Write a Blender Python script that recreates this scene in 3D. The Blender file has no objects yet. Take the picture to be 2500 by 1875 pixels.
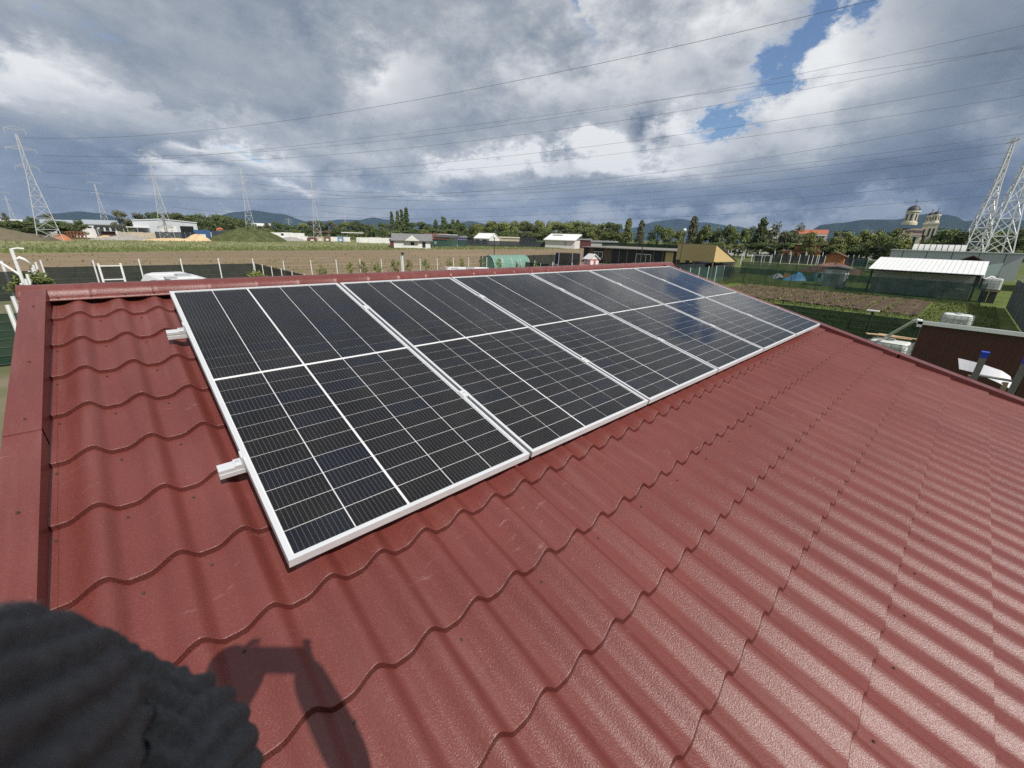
import bpy, math, random
import numpy as np
from mathutils import Vector, Matrix
random.seed(7)
S = bpy.context.scene
COL = S.collection

# ------------------------------------------------------------------ camera
F_PX, W_PX, H_PX = 1005.858, 2500.0, 1875.0
CAM = Vector((-0.20271, -3.555187, 0.402646))
RIGHT = Vector((0.737902, -0.674340, 0.027679))
DOWN = Vector((-0.208402, -0.266669, -0.940987))
FWD = Vector((0.641926, 0.688588, -0.337309))
TH = math.radians(14.669)          # roof pitch
ZG = -4.0                          # ground level (the origin is the upper left corner of the panel field)
cd = bpy.data.cameras.new('camera')
cam = bpy.data.objects.new('camera', cd); COL.objects.link(cam)
cam.matrix_world = Matrix(((RIGHT.x, -DOWN.x, -FWD.x, CAM.x), (RIGHT.y, -DOWN.y, -FWD.y, CAM.y),
                           (RIGHT.z, -DOWN.z, -FWD.z, CAM.z), (0, 0, 0, 1)))
cd.sensor_fit = 'HORIZONTAL'; cd.sensor_width = 36.0; cd.lens = F_PX / W_PX * 36.0
cd.clip_start = 0.01; cd.clip_end = 40000
cd.dof.use_dof = True; cd.dof.focus_distance = 4.0; cd.dof.aperture_fstop = 7.0
S.camera = cam

# ------------------------------------------------------------------ sun, sky, exposure
SUN_D = Vector((0.05, 0.69, -0.722)).normalized()       # the way the light travels
sl = bpy.data.lights.new('sun', 'SUN'); sl.energy = 4.5; sl.angle = math.radians(0.53); sl.color = (1.0, 0.955, 0.89)
so = bpy.data.objects.new('sun', sl); COL.objects.link(so)
so.rotation_euler = SUN_D.to_track_quat('-Z', 'Y').to_euler(); so.location = (-5, -60, 60)
S.view_settings.view_transform = 'Standard'; S.view_settings.look = 'None'
S.view_settings.exposure = 0.0; S.view_settings.gamma = 1.0; S.view_settings.use_curve_mapping = False
S.cycles.transparent_max_bounces = 12; S.cycles.max_bounces = 6; S.cycles.use_denoising = False
S.cycles.sample_clamp_indirect = 6.0
S.render.film_transparent = False

def ray(px, py):
    return RIGHT * ((px - W_PX / 2) / F_PX) + DOWN * ((py - H_PX / 2) / F_PX) + FWD
def azel(px, py):
    d = ray(px, py).normalized()
    return math.atan2(d.x, d.y), math.asin(d.z)          # azimuth from +Y towards +X, elevation

world = bpy.data.worlds.new('World'); S.world = world; world.use_nodes = True
def build_world():
    nt = world.node_tree; N = nt.nodes; L = nt.links; N.clear()
    def m(op, a, b=None, c=None, clamp=False):
        n = N.new('ShaderNodeMath'); n.operation = op; n.use_clamp = clamp
        for i, v in enumerate((a, b, c)):
            if v is None: continue
            if isinstance(v, (int, float)): n.inputs[i].default_value = v
            else: L.new(v, n.inputs[i])
        return n.outputs[0]
    def vm(op, a, b=None):
        n = N.new('ShaderNodeVectorMath'); n.operation = op
        for i, v in enumerate((a, b)):
            if v is None: continue
            if isinstance(v, tuple): n.inputs[i].default_value = v
            else: L.new(v, n.inputs[i])
        return n.outputs['Value'] if op in ('DOT_PRODUCT', 'LENGTH') else n.outputs['Vector']
    def noise(vec, scale, detail, rough=0.55, dist=0.0):
        n = N.new('ShaderNodeTexNoise'); n.inputs['Scale'].default_value = scale; n.inputs['Detail'].default_value = detail
        n.inputs['Roughness'].default_value = rough; n.inputs['Distortion'].default_value = dist
        L.new(vec, n.inputs['Vector']); return n
    def ramp(v, lo, hi):
        n = N.new('ShaderNodeMapRange'); n.interpolation_type = 'SMOOTHSTEP'
        L.new(v, n.inputs[0]); n.inputs[1].default_value = lo; n.inputs[2].default_value = hi
        return n.outputs[0]
    def mix(f, a, b):
        n = N.new('ShaderNodeMix'); n.data_type = 'RGBA'
        if isinstance(f, (int, float)): n.inputs[0].default_value = f
        else: L.new(f, n.inputs[0])
        for s, v in ((n.inputs[6], a), (n.inputs[7], b)):
            if isinstance(v, tuple): s.default_value = v + (1,)
            else: L.new(v, s)
        return n.outputs[2]
    sky = N.new('ShaderNodeTexSky'); sky.sky_type = 'NISHITA'; sky.sun_disc = False
    sky.sun_elevation = math.asin(-SUN_D.z); sky.sun_rotation = math.atan2(-SUN_D.x, -SUN_D.y)
    sky.air_density = 1.0; sky.dust_density = 0.6; sky.ozone_density = 1.5
    tc = N.new('ShaderNodeTexCoord'); d = tc.outputs['Generated']
    sx = N.new('ShaderNodeSeparateXYZ'); L.new(d, sx.inputs[0])
    z = m('MAXIMUM', sx.outputs[2], 0.0)
    # cloud deck seen in perspective: direction divided by height
    h = m('ADD', z, 0.17)
    cb = N.new('ShaderNodeCombineXYZ')
    L.new(m('DIVIDE', sx.outputs[0], h), cb.inputs[0]); L.new(m('DIVIDE', sx.outputs[1], h), cb.inputs[1])
    cb.inputs[2].default_value = 3.3
    P = cb.outputs[0]
    n1 = noise(P, 0.75, 6, 0.55, 0.0).outputs['Fac']
    vs = vm('MULTIPLY', d, (1.0, 1.0, 1.7)); nb = noise(vs, 7.5, 8, 0.64, 0.0).outputs['Fac']; nf = noise(vs, 2.1, 5, 0.55).outputs['Fac']
    az = m('ARCTAN2', sx.outputs[0], sx.outputs[1]); el = m('ARCSINE', sx.outputs[2])
    b1 = m('SUBTRACT', nb, 0.5); b2 = m('SUBTRACT', nf, 0.5); b3 = m('SUBTRACT', n1, 0.5)
    ca = N.new('ShaderNodeCombineXYZ')
    L.new(m('ADD', az, m('MULTIPLY_ADD', b1, 0.30, m('MULTIPLY', b2, 0.26))), ca.inputs[0])
    L.new(m('ADD', el, m('MULTIPLY_ADD', b1, -0.16, m('MULTIPLY', b3, 0.16))), ca.inputs[1])
    AE = ca.outputs[0]
    def blobs(lst, start):
        tot = start
        if isinstance(tot, (int, float)): tot = m('ADD', tot, 0.0)
        for px, py, sw, sh, amp in lst:
            a, e = azel(px, py)
            mp = N.new('ShaderNodeMapping'); mp.vector_type = 'TEXTURE'; L.new(AE, mp.inputs[0])
            mp.inputs['Location'].default_value = (a, e, 0); mp.inputs['Scale'].default_value = (sw / 1000.0 * 1.9, sh / 1000.0 * 1.9, 1)
            g = N.new('ShaderNodeTexGradient'); g.gradient_type = 'QUADRATIC_SPHERE'; L.new(mp.outputs[0], g.inputs[0])
            tot = m('MULTIPLY_ADD', g.outputs['Fac'], amp * 1.15, tot)
        return tot
    # gaps of open sky
    gaps = blobs([(2080, -10, 90, 50, .95), (1955, 85, 50, 44, .78), (1872, 175, 42, 38, .78), (1770, 262, 60, 30, .85), (1700, 308, 46, 22, .7),
                  (1400, 40, 22, 60, .55), (60, 8, 60, 24, .4), (560, 372, 70, 14, .5), (1500, 345, 50, 12, .3)], m('MULTIPLY_ADD', b1, -0.9, m('MULTIPLY', b3, -0.8)))
    # sun-lit and shaded cloud
    tone = blobs([(2080, 185, 150, 90, .36), (1950, 250, 110, 60, .25), (1670, 312, 60, 34, .55), (1490, 385, 80, 26, .62), (1370, 402, 120, 24, .55), (1230, 418, 120, 18, .4), (1620, 400, 90, 22, .34), (1560, 150, 210, 110, .26),
                  (1350, 230, 280, 110, .20), (975, 225, 62, 46, .32), (90, 175, 130, 32, .36), (270, 235, 130, 26, .24), (40, 262, 60, 18, .26), (615, 388, 60, 30, .75),
                  (690, 378, 46, 18, .30), (430, 455, 90, 24, .7), (340, 420, 70, 16, .35), (440, 372, 64, 15, .5), (715, 468, 44, 14, .55), (1010, 470, 120, 14, .3), (1150, 416, 120, 24, .5), (1800, 350, 130, 34, .22),
                  (520, 290, 110, 22, .18), (2130, 492, 90, 10, .24), (2330, 520, 200, 10, .16), (1020, 500, 300, 10, .12), (2100, 80, 90, 50, .14), (1820, 60, 120, 70, .20),
                  (2400, 300, 170, 140, -.26), (2230, 410, 260, 50, -.24), (1900, 480, 380, 34, -.30), (1500, 512, 500, 18, -.20), (60, 430, 260, 90, -.13),
                  (300, 490, 300, 36, -.06), (2450, 80, 150, 120, -.26), (1562, 330, 34, 40, -.46), (1590, 372, 44, 24, -.24), (1390, 432, 120, 14, -.16), (660, 225, 240, 50, -.10),
                  (330, 215, 130, 14, -.14), (400, 262, 130, 12, -.12), (830, 402, 100, 18, -.18), (1870, 360, 70, 34, -.20), (1120, 446, 60, 22, -.22), (730, 50, 90, 50, -.10), (2030, 370, 110, 40, -.10)],
                 0.0)
    litp = m('MAXIMUM', tone, 0.0)
    tone = m('ADD', tone, m('MULTIPLY_ADD', b1, m('MULTIPLY_ADD', litp, 1.9, 0.72), m('MULTIPLY_ADD', b2, 0.34, m('MULTIPLY_ADD', b3, 0.55, 0.535))))
    mr = N.new('ShaderNodeMapRange'); mr.interpolation_type = 'SMOOTHSTEP'; L.new(gaps, mr.inputs[0])
    mr.inputs[1].default_value = 0.20; mr.inputs[2].default_value = 0.74; mr.inputs[3].default_value = 1.0; mr.inputs[4].default_value = 0.0
    dens = mr.outputs[0]
    br = m('MULTIPLY_ADD', m('SUBTRACT', 1.0, dens), 0.2, tone)
    cr = N.new('ShaderNodeValToRGB'); L.new(br, cr.inputs[0])
    e = cr.color_ramp.elements
    e[0].position = 0.0; e[0].color = (0.088, 0.114, 0.162, 1); e[1].position = 1.0; e[1].color = (0.90, 0.91, 0.91, 1)
    for p, c in ((0.18, (0.142, 0.174, 0.230, 1)), (0.36, (0.235, 0.278, 0.345, 1)), (0.54, (0.385, 0.418, 0.462, 1)), (0.74, (0.625, 0.645, 0.67, 1))):
        q = e.new(p); q.color = c
    cl = vm('MULTIPLY', cr.outputs[0], (10.0, 10.0, 10.0))
    skc = vm('MULTIPLY', sky.outputs[0], (0.92, 1.0, 1.12))
    out = mix(dens, skc, cl)
    bg = N.new('ShaderNodeBackground'); L.new(out, bg.inputs[0]); bg.inputs[1].default_value = 0.1
    wo = N.new('ShaderNodeOutputWorld'); L.new(bg.outputs[0], wo.inputs[0])
    world.cycles.sampling_method = 'MANUAL'; world.cycles.sample_map_resolution = 512
build_world()

# ------------------------------------------------------------------ helpers
def G(px, py, h=0.0):
    """point of the place seen at a spot of the photograph, at height h over the ground"""
    d = ray(px, py); s = (ZG + h - CAM.z) / d.z
    return CAM + d * s
def at(px, py, dist):
    d = ray(px, py); return CAM + d * (dist / math.hypot(d.x, d.y))
def base_at(px, dist):
    """ground point at horizontal distance dist whose upright stands at image column px near the skyline"""
    q = at(px, 585, dist); return Vector((q.x, q.y, ZG))
def face(px):
    d = ray(px, 585); return -math.atan2(d.x, d.y)       # rotation that turns local -Y towards the viewer
def height_to(px, py, dist):
    return at(px, py, dist).z - ZG
def roofp(u, v, h):
    c, s = math.cos(TH), math.sin(TH)
    return Vector((u, -v * c - h * s, -v * s + h * c))

class MB:
    def __init__(self): self.v = []; self.f = []
    def add(self, vs, fs):
        o = len(self.v); self.v += [tuple(x) for x in vs]; self.f += [tuple(i + o for i in q) for q in fs]; return self
    def box(self, x0, x1, y0, y1, z0, z1):
        return self.add([(x0, y0, z0), (x1, y0, z0), (x1, y1, z0), (x0, y1, z0), (x0, y0, z1), (x1, y0, z1), (x1, y1, z1), (x0, y1, z1)],
                        [(0, 3, 2, 1), (4, 5, 6, 7), (0, 1, 5, 4), (1, 2, 6, 5), (2, 3, 7, 6), (3, 0, 4, 7)])
    def bar(self, a, b, w, h=None, up=(0, 0, 1)):
        a = Vector(a); b = Vector(b); h = w if h is None else h
        d = (b - a)
        if d.length < 1e-6: return self
        d.normalize(); u = Vector(up)
        if abs(d.dot(u)) > 0.98: u = Vector((1, 0, 0))
        s = d.cross(u).normalized(); t = s.cross(d)
        P = []
        for c in (a, b):
            for i, j in ((-1, -1), (1, -1), (1, 1), (-1, 1)): P.append(c + s * (i * w / 2) + t * (j * h / 2))
        return self.add(P, [(0, 1, 2, 3), (7, 6, 5, 4), (0, 4, 5, 1), (1, 5, 6, 2), (2, 6, 7, 3), (3, 7, 4, 0)])
    def tube(self, pts, r, n=8, caps=True):
        pts = [Vector(p) for p in pts]; R = r if isinstance(r, (list, tuple)) else [r] * len(pts)
        V = []; F = []; prev = None
        for i, p in enumerate(pts):
            t = (pts[min(i + 1, len(pts) - 1)] - pts[max(i - 1, 0)]).normalized()
            if prev is None:
                u = Vector((0, 0, 1)) if abs(t.z) < 0.9 else Vector((1, 0, 0)); s = t.cross(u).normalized()
            else: s = (prev - t * prev.dot(t)).normalized()
            prev = s; q = t.cross(s)
            for k in range(n):
                a = 2 * math.pi * k / n; V.append(p + (s * math.cos(a) + q * math.sin(a)) * R[i])
        for i in range(len(pts) - 1):
            for k in range(n):
                k2 = (k + 1) % n; F.append((i * n + k, i * n + k2, (i + 1) * n + k2, (i + 1) * n + k))
        if caps: F.append(tuple(range(n - 1, -1, -1))); F.append(tuple(range((len(pts) - 1) * n, len(pts) * n)))
        return self.add(V, F)
    def lathe(self, prof, n=16, c=(0, 0, 0), a0=0.0, a1=2 * math.pi):
        full = abs(a1 - a0 - 2 * math.pi) < 1e-6; m_ = n if full else n + 1; V = []; F = []
        for r, z in prof:
            for k in range(m_):
                a = a0 + (a1 - a0) * k / n; V.append((c[0] + r * math.cos(a), c[1] + r * math.sin(a), c[2] + z))
        for i in range(len(prof) - 1):
            for k in range(n):
                k2 = (k + 1) % m_; F.append((i * m_ + k, i * m_ + k2, (i + 1) * m_ + k2, (i + 1) * m_ + k))
        return self.add(V, F)
    def prism(self, poly, y0, y1, axis='y'):
        """polygon (a, z) extruded along an axis"""
        n = len(poly)
        if axis == 'y': V = [(a, y0, z) for a, z in poly] + [(a, y1, z) for a, z in poly]
        elif axis == 'x': V = [(y0, a, z) for a, z in poly] + [(y1, a, z) for a, z in poly]
        else: V = [(a, b, y0) for a, b in poly] + [(a, b, y1) for a, b in poly]
        F = [tuple(range(n - 1, -1, -1)), tuple(range(n, 2 * n))] + [(i, (i + 1) % n, n + (i + 1) % n, n + i) for i in range(n)]
        return self.add(V, F)
    def mesh(self, name, mat=None, smooth=False):
        me = bpy.data.meshes.new(name); me.from_pydata(self.v, [], self.f); me.update()
        if mat is not None: me.materials.append(mat)
        if smooth: me.polygons.foreach_set('use_smooth', [True] * len(me.polygons))
        return me
    def build(self, name, mat, parent=None, smooth=False, loc=None, rot=None):
        return link(name, self.mesh(name, mat, smooth), parent, loc, rot)

def link(name, me, parent=None, loc=None, rot=None):
    o = bpy.data.objects.new(name, me); COL.objects.link(o)
    if parent is not None: o.parent = parent
    if loc is not None: o.location = loc
    if rot is not None: o.rotation_euler = rot
    return o
def tag(o, label=None, cat=None, group=None, kind=None):
    if label: o['label'] = label
    if cat: o['category'] = cat
    if group: o['group'] = group
    if kind: o['kind'] = kind
    return o
def thing(name, label, cat, loc=(0, 0, 0), rz=0.0, group=None):
    o = bpy.data.objects.new(name, None); COL.objects.link(o); o.empty_display_size = 0.2
    o.location = loc; o.rotation_euler = (0, 0, rz)
    return tag(o, label, cat, group)
def copy_tree(o, parent=None):
    c = o.copy(); COL.objects.link(c)
    if parent is not None: c.parent = parent
    for ch in list(o.children): copy_tree(ch, c)
    return c
ORD = ['first', 'second', 'third', 'fourth', 'fifth', 'sixth', 'seventh', 'eighth', 'ninth', 'tenth', 'eleventh', 'twelfth', 'thirteenth', 'fourteenth', 'fifteenth', 'sixteenth']

# ------------------------------------------------------------------ materials
MATS = {}
def mat(name, col, rough=0.7, metal=0.0, spec=0.5, var=0.0, vscale=3.0, bump=0.0, bscale=40.0, stretch=(1, 1, 1), rnd=0.0, col2=None, detail=6.0, dirt=0.0, **kw):
    if name in MATS: return MATS[name]
    mt = bpy.data.materials.new(name); mt.use_nodes = True; nt = mt.node_tree; N = nt.nodes; L = nt.links
    b = N['Principled BSDF']; b.inputs['Roughness'].default_value = rough; b.inputs['Metallic'].default_value = metal
    b.inputs['Specular IOR Level'].default_value = spec; b.inputs['Base Color'].default_value = tuple(col) + (1,)
    for k, v in kw.items():
        b.inputs[k.replace('_', ' ')].default_value = v
    tc = N.new('ShaderNodeTexCoord'); mp = N.new('ShaderNodeMapping'); mp.inputs['Scale'].default_value = stretch
    L.new(tc.outputs['Object'], mp.inputs[0])
    cur = None
    if var or col2:
        n = N.new('ShaderNodeTexNoise'); n.inputs['Scale'].default_value = vscale; n.inputs['Detail'].default_value = detail; n.inputs['Roughness'].default_value = 0.65
        L.new(mp.outputs[0], n.inputs['Vector'])
        r = N.new('ShaderNodeValToRGB'); L.new(n.outputs[0], r.inputs[0])
        c2 = col2 or tuple(c * (1 - var) for c in col); c1 = col if col2 else tuple(min(1, c * (1 + var)) for c in col)
        r.color_ramp.elements[0].position = 0.34; r.color_ramp.elements[1].position = 0.66
        r.color_ramp.elements[0].color = tuple(c2) + (1,); r.color_ramp.elements[1].color = tuple(c1) + (1,); cur = r.outputs[0]
    if rnd:
        oi = N.new('ShaderNodeObjectInfo'); hs = N.new('ShaderNodeHueSaturation')
        mr = N.new('ShaderNodeMapRange'); L.new(oi.outputs['Random'], mr.inputs[0]); mr.inputs[3].default_value = 1 - rnd; mr.inputs[4].default_value = 1 + rnd
        L.new(mr.outputs[0], hs.inputs['Value'])
        mh = N.new('ShaderNodeMapRange'); mm = N.new('ShaderNodeMath'); mm.operation = 'FRACT'; m2 = N.new('ShaderNodeMath'); m2.operation = 'MULTIPLY'; m2.inputs[1].default_value = 7.31
        L.new(oi.outputs['Random'], m2.inputs[0]); L.new(m2.outputs[0], mm.inputs[0]); L.new(mm.outputs[0], mh.inputs[0])
        mh.inputs[3].default_value = 0.5 - rnd * 0.06; mh.inputs[4].default_value = 0.5 + rnd * 0.06; L.new(mh.outputs[0], hs.inputs['Hue'])
        if cur: L.new(cur, hs.inputs['Color'])
        else: hs.inputs['Color'].default_value = tuple(col) + (1,)
        cur = hs.outputs[0]
    if cur: L.new(cur, b.inputs['Base Color'])
    if bump:
        n = N.new('ShaderNodeTexNoise'); n.inputs['Scale'].default_value = bscale; n.inputs['Detail'].default_value = 4
        L.new(mp.outputs[0], n.inputs['Vector'])
        bm = N.new('ShaderNodeBump'); bm.inputs['Strength'].default_value = bump; bm.inputs['Distance'].default_value = 0.02
        L.new(n.outputs[0], bm.inputs['Height']); L.new(bm.outputs[0], b.inputs['Normal'])
    MATS[name] = mt; return mt

def net_mat(name, col, see):
    mt = bpy.data.materials.new(name); mt.use_nodes = True; nt = mt.node_tree; N = nt.nodes; L = nt.links
    b = N['Principled BSDF']; b.inputs['Base Color'].default_value = tuple(col) + (1,); b.inputs['Roughness'].default_value = 0.8; b.inputs['Specular IOR Level'].default_value = 0.2
    t = N.new('ShaderNodeBsdfTransparent'); mx = N.new('ShaderNodeMixShader')
    tc = N.new('ShaderNodeTexCoord'); n = N.new('ShaderNodeTexNoise'); n.inputs['Scale'].default_value = 1.3; n.inputs['Detail'].default_value = 5; L.new(tc.outputs['Object'], n.inputs['Vector'])
    mr = N.new('ShaderNodeMapRange'); L.new(n.outputs[0], mr.inputs[0]); mr.inputs[1].default_value = .3; mr.inputs[2].default_value = .7; mr.inputs[3].default_value = see * .7; mr.inputs[4].default_value = min(.95, see * 1.3)
    L.new(mr.outputs[0], mx.inputs[0]); L.new(b.outputs[0], mx.inputs[1]); L.new(t.outputs[0], mx.inputs[2])
    hs = N.new('ShaderNodeHueSaturation'); hs.inputs['Color'].default_value = tuple(col) + (1,)
    mv = N.new('ShaderNodeMapRange'); L.new(n.outputs[0], mv.inputs[0]); mv.inputs[3].default_value = .7; mv.inputs[4].default_value = 1.3; L.new(mv.outputs[0], hs.inputs['Value']); L.new(hs.outputs[0], b.inputs['Base Color'])
    L.new(mx.outputs[0], N['Material Output'].inputs[0]); return mt

def roof_mat():
    mt = bpy.data.materials.new('red_grained_coating'); mt.use_nodes = True; nt = mt.node_tree; N = nt.nodes; L = nt.links
    b = N['Principled BSDF']; g = N.new('ShaderNodeNewGeometry')
    def noise(sc, det, vec=None, ro=.6):
        n = N.new('ShaderNodeTexNoise'); n.inputs['Scale'].default_value = sc; n.inputs['Detail'].default_value = det; n.inputs['Roughness'].default_value = ro
        L.new(vec or g.outputs['Position'], n.inputs['Vector']); return n.outputs[0]
    mp = N.new('ShaderNodeMapping'); mp.inputs['Scale'].default_value = (9, 30, 9); mp.inputs['Rotation'].default_value = (0, 0, .5); L.new(g.outputs['Position'], mp.inputs[0])
    big = noise(1.7, 4); fine = noise(200, 2.5, ro=.72); scuff = noise(1.0, 8, mp.outputs[0], .72); patch = noise(2.6, 5)
    rp = N.new('ShaderNodeValToRGB'); L.new(big, rp.inputs[0]); E = rp.color_ramp.elements
    E[0].position = .3; E[0].color = (.138, .031, .025, 1); E[1].position = .7; E[1].color = (.172, .042, .034, 1)
    def mp_(v, a, b_, c, d):
        q = N.new('ShaderNodeMapRange'); L.new(v, q.inputs[0])
        for i, x in enumerate((a, b_, c, d)): q.inputs[i + 1].default_value = x
        return q.outputs[0]
    mul = N.new('ShaderNodeMath'); mul.operation = 'MULTIPLY'; L.new(mp_(scuff, .61, .76, 0, .5), mul.inputs[0]); L.new(mp_(patch, .47, .64, 0, 1), mul.inputs[1])
    m1 = N.new('ShaderNodeMix'); m1.data_type = 'RGBA'; L.new(mul.outputs[0], m1.inputs[0]); L.new(rp.outputs[0], m1.inputs[6]); m1.inputs[7].default_value = (.52, .37, .34, 1)
    mq = N.new('ShaderNodeMapping'); mq.inputs['Scale'].default_value = (16, 1.3, 1.3); L.new(g.outputs['Position'], mq.inputs[0])
    strk = noise(1.0, 6, mq.outputs[0], .65); md = N.new('ShaderNodeMix'); md.data_type = 'RGBA'; mu2 = N.new('ShaderNodeMath'); mu2.operation = 'MULTIPLY'
    L.new(mp_(strk, .46, .72, 0, .34), mu2.inputs[0]); L.new(mp_(noise(.9, 4), .4, .66, .15, 1), mu2.inputs[1]); L.new(mu2.outputs[0], md.inputs[0])
    L.new(m1.outputs[2], md.inputs[6]); md.inputs[7].default_value = (.29, .16, .14, 1); m1 = md
    # pale grain flecks that also paint in some of the coating's sparkle
    m2 = N.new('ShaderNodeMix'); m2.data_type = 'RGBA'; L.new(mp_(fine, .52, .74, 0, .16), m2.inputs[0]); L.new(m1.outputs[2], m2.inputs[6]); m2.inputs[7].default_value = (.50, .27, .25, 1)
    L.new(m2.outputs[2], b.inputs['Base Color']); b.inputs['Roughness'].default_value = .34; b.inputs['Specular IOR Level'].default_value = .52
    bp = N.new('ShaderNodeBump'); bp.inputs['Strength'].default_value = 1.0; bp.inputs['Distance'].default_value = .0015; L.new(fine, bp.inputs['Height']); L.new(bp.outputs[0], b.inputs['Normal'])
    return mt

def cell_mat():
    mt = bpy.data.materials.new('solar_cell_dark'); mt.use_nodes = True; nt = mt.node_tree; N = nt.nodes; L = nt.links
    b = N['Principled BSDF']; tc = N.new('ShaderNodeTexCoord'); sp = N.new('ShaderNodeSeparateXYZ'); L.new(tc.outputs['Object'], sp.inputs[0])
    def m(op, a, c):
        n = N.new('ShaderNodeMath'); n.operation = op
        for i, v in enumerate((a, c)):
            if isinstance(v, (int, float)): n.inputs[i].default_value = v
            else: L.new(v, n.inputs[i])
        return n.outputs[0]
    fr = m('FRACT', m('ADD', m('MULTIPLY', sp.outputs[0], 12 / .205), .5), 0)
    ln = m('LESS_THAN', m('ABSOLUTE', m('SUBTRACT', fr, .5), 0), 0.022)
    oi = N.new('ShaderNodeObjectInfo'); rp = N.new('ShaderNodeValToRGB'); L.new(oi.outputs['Random'], rp.inputs[0]); E = rp.color_ramp.elements
    E[0].color = (.0075, .0072, .0085, 1); E[1].color = (.0065, .0085, .018, 1)
    q = E.new(.6); q.color = (.0095, .0088, .0095, 1)
    mx = N.new('ShaderNodeMix'); mx.data_type = 'RGBA'; L.new(ln, mx.inputs[0]); L.new(rp.outputs[0], mx.inputs[6]); mx.inputs[7].default_value = (.20, .20, .21, 1)
    L.new(mx.outputs[2], b.inputs['Base Color']); b.inputs['Roughness'].default_value = .45; b.inputs['Specular IOR Level'].default_value = .2
    return mt
def glass_mat(name, tint=(1, 1, 1), rough=.02, ior=1.5, dust=0.0):
    mt = bpy.data.materials.new(name); mt.use_nodes = True; nt = mt.node_tree; N = nt.nodes; L = nt.links
    t = N.new('ShaderNodeBsdfTransparent'); t.inputs[0].default_value = tint + (1,); g = N.new('ShaderNodeBsdfGlossy'); g.inputs['Roughness'].default_value = rough
    f = N.new('ShaderNodeFresnel'); f.inputs[0].default_value = ior; mx = N.new('ShaderNodeMixShader')
    L.new(f.outputs[0], mx.inputs[0]); L.new(t.outputs[0], mx.inputs[1]); L.new(g.outputs[0], mx.inputs[2]); out = mx.outputs[0]
    if dust:
        tc = N.new('ShaderNodeNewGeometry'); n = N.new('ShaderNodeTexNoise'); n.inputs['Scale'].default_value = 3.0; n.inputs['Detail'].default_value = 9; n.inputs['Roughness'].default_value = .7; L.new(tc.outputs['Position'], n.inputs['Vector'])
        mr = N.new('ShaderNodeMapRange'); L.new(n.outputs[0], mr.inputs[0]); mr.inputs[1].default_value = .35; mr.inputs[2].default_value = .75; mr.inputs[3].default_value = dust * .25; mr.inputs[4].default_value = dust * 2
        df = N.new('ShaderNodeBsdfDiffuse'); df.inputs[0].default_value = (.5, .48, .44, 1); m2 = N.new('ShaderNodeMixShader'); L.new(mr.outputs[0], m2.inputs[0]); L.new(out, m2.inputs[1]); L.new(df.outputs[0], m2.inputs[2]); out = m2.outputs[0]
    L.new(out, N['Material Output'].inputs[0])
    return mt

ROOF = roof_mat()
ALU = mat('aluminium', (.72, .73, .74), .42, .30, var=.04, vscale=5)
WHITE = mat('white_paint', (.80, .80, .78), .5, var=.05, vscale=2)
GALV = mat('galvanised_steel', (.60, .62, .64), .5, .35, var=.10, vscale=1.5)

# ================================================================== the ground
def sheet(name, x0, x1, y0, y1, z, m, nx=1, ny=1, zf=None, label=None):
    v = []; f = []
    for j in range(ny + 1):
        for i in range(nx + 1):
            x = x0 + (x1 - x0) * i / nx; y = y0 + (y1 - y0) * j / ny
            v.append((x, y, z + (zf(x, y) if zf else 0)))
    for j in range(ny):
        for i in range(nx):
            a = j * (nx + 1) + i; f.append((a, a + 1, a + nx + 2, a + nx + 1))
    o = MB().add(v, f).build(name, m, smooth=bool(zf))
    o['kind'] = 'structure'
    return o
GRASS = mat('grass_ground', (.150, .170, .068), .95, spec=.1, col2=(.080, .105, .036), vscale=.12, bump=.8, bscale=2.2, detail=12)
MEADOW = mat('meadow_ground', (.285, .285, .150), .95, spec=.1, col2=(.145, .180, .062), vscale=.10, bump=.9, bscale=1.2, stretch=(1, .55, 1), detail=12)
PLOUGH = mat('ploughed_earth', (.300, .228, .150), .95, spec=.1, col2=(.180, .132, .084), vscale=.22, stretch=(.12, 1.6, 1), bump=1.0, bscale=1.6, detail=12)
SOIL = mat('garden_soil', (.150, .108, .076), .95, spec=.1, col2=(.070, .050, .036), vscale=1.3, bump=1.0, bscale=5, detail=10)
LAWN = mat('lawn', (.150, .185, .050), .95, spec=.1, col2=(.070, .100, .026), vscale=.8, bump=.9, bscale=7, detail=10)
YARD = mat('yard_gravel', (.38, .335, .27), .95, spec=.1, col2=(.27, .235, .185), vscale=.2, bump=.6, bscale=3, detail=10)
sheet('ground', -9000, 9000, -9000, 9000, ZG, GRASS)
def poly_sheet(name, pts, z, m, kind='structure'):
    o = MB().add([(x, y, z) for x, y in pts], [tuple(range(len(pts)))]).build(name, m); o['kind'] = kind; return o
poly_sheet('ploughed_field', [(-60, 37.6), (8.2, 37.6), (8.2, 36.2), (34, 36.2), (34.3, 44), (64, 46), (178, 131), (113, 114), (77, 109.5), (42, 104), (11, 99.5), (-12, 92.5), (-60, 88)], ZG + .012, PLOUGH)
poly_sheet('meadow', [(-60, 88), (-12, 92.5), (11, 99.5), (42, 104), (77, 109.5), (113, 114), (178, 131), (170, 150), (100, 245), (17, 205), (-17, 192), (-80, 185)], ZG + .008, MEADOW)
poly_sheet('builders_yard', [(-120, 186), (-17, 192), (17, 205), (100, 245), (120, 330), (-120, 330)], ZG + .010, YARD)
poly_sheet('lawn', [(8.5, -9), (52, -9), (52, 16), (8.5, 16)], ZG + .006, LAWN)
poly_sheet('neighbour_lawn', [(52.6, -8), (100, -8), (100, 21), (52.6, 17)], ZG + .006, LAWN)
poly_sheet('yard_left', [(-30, -8), (-.7, -8), (-.7, 12), (8, 12), (8, 37), (-30, 37)], ZG + .006, mat('trodden_earth', (.20, .165, .11), .95, col2=(.10, .12, .04), vscale=.5, bump=.8, bscale=4))
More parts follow.
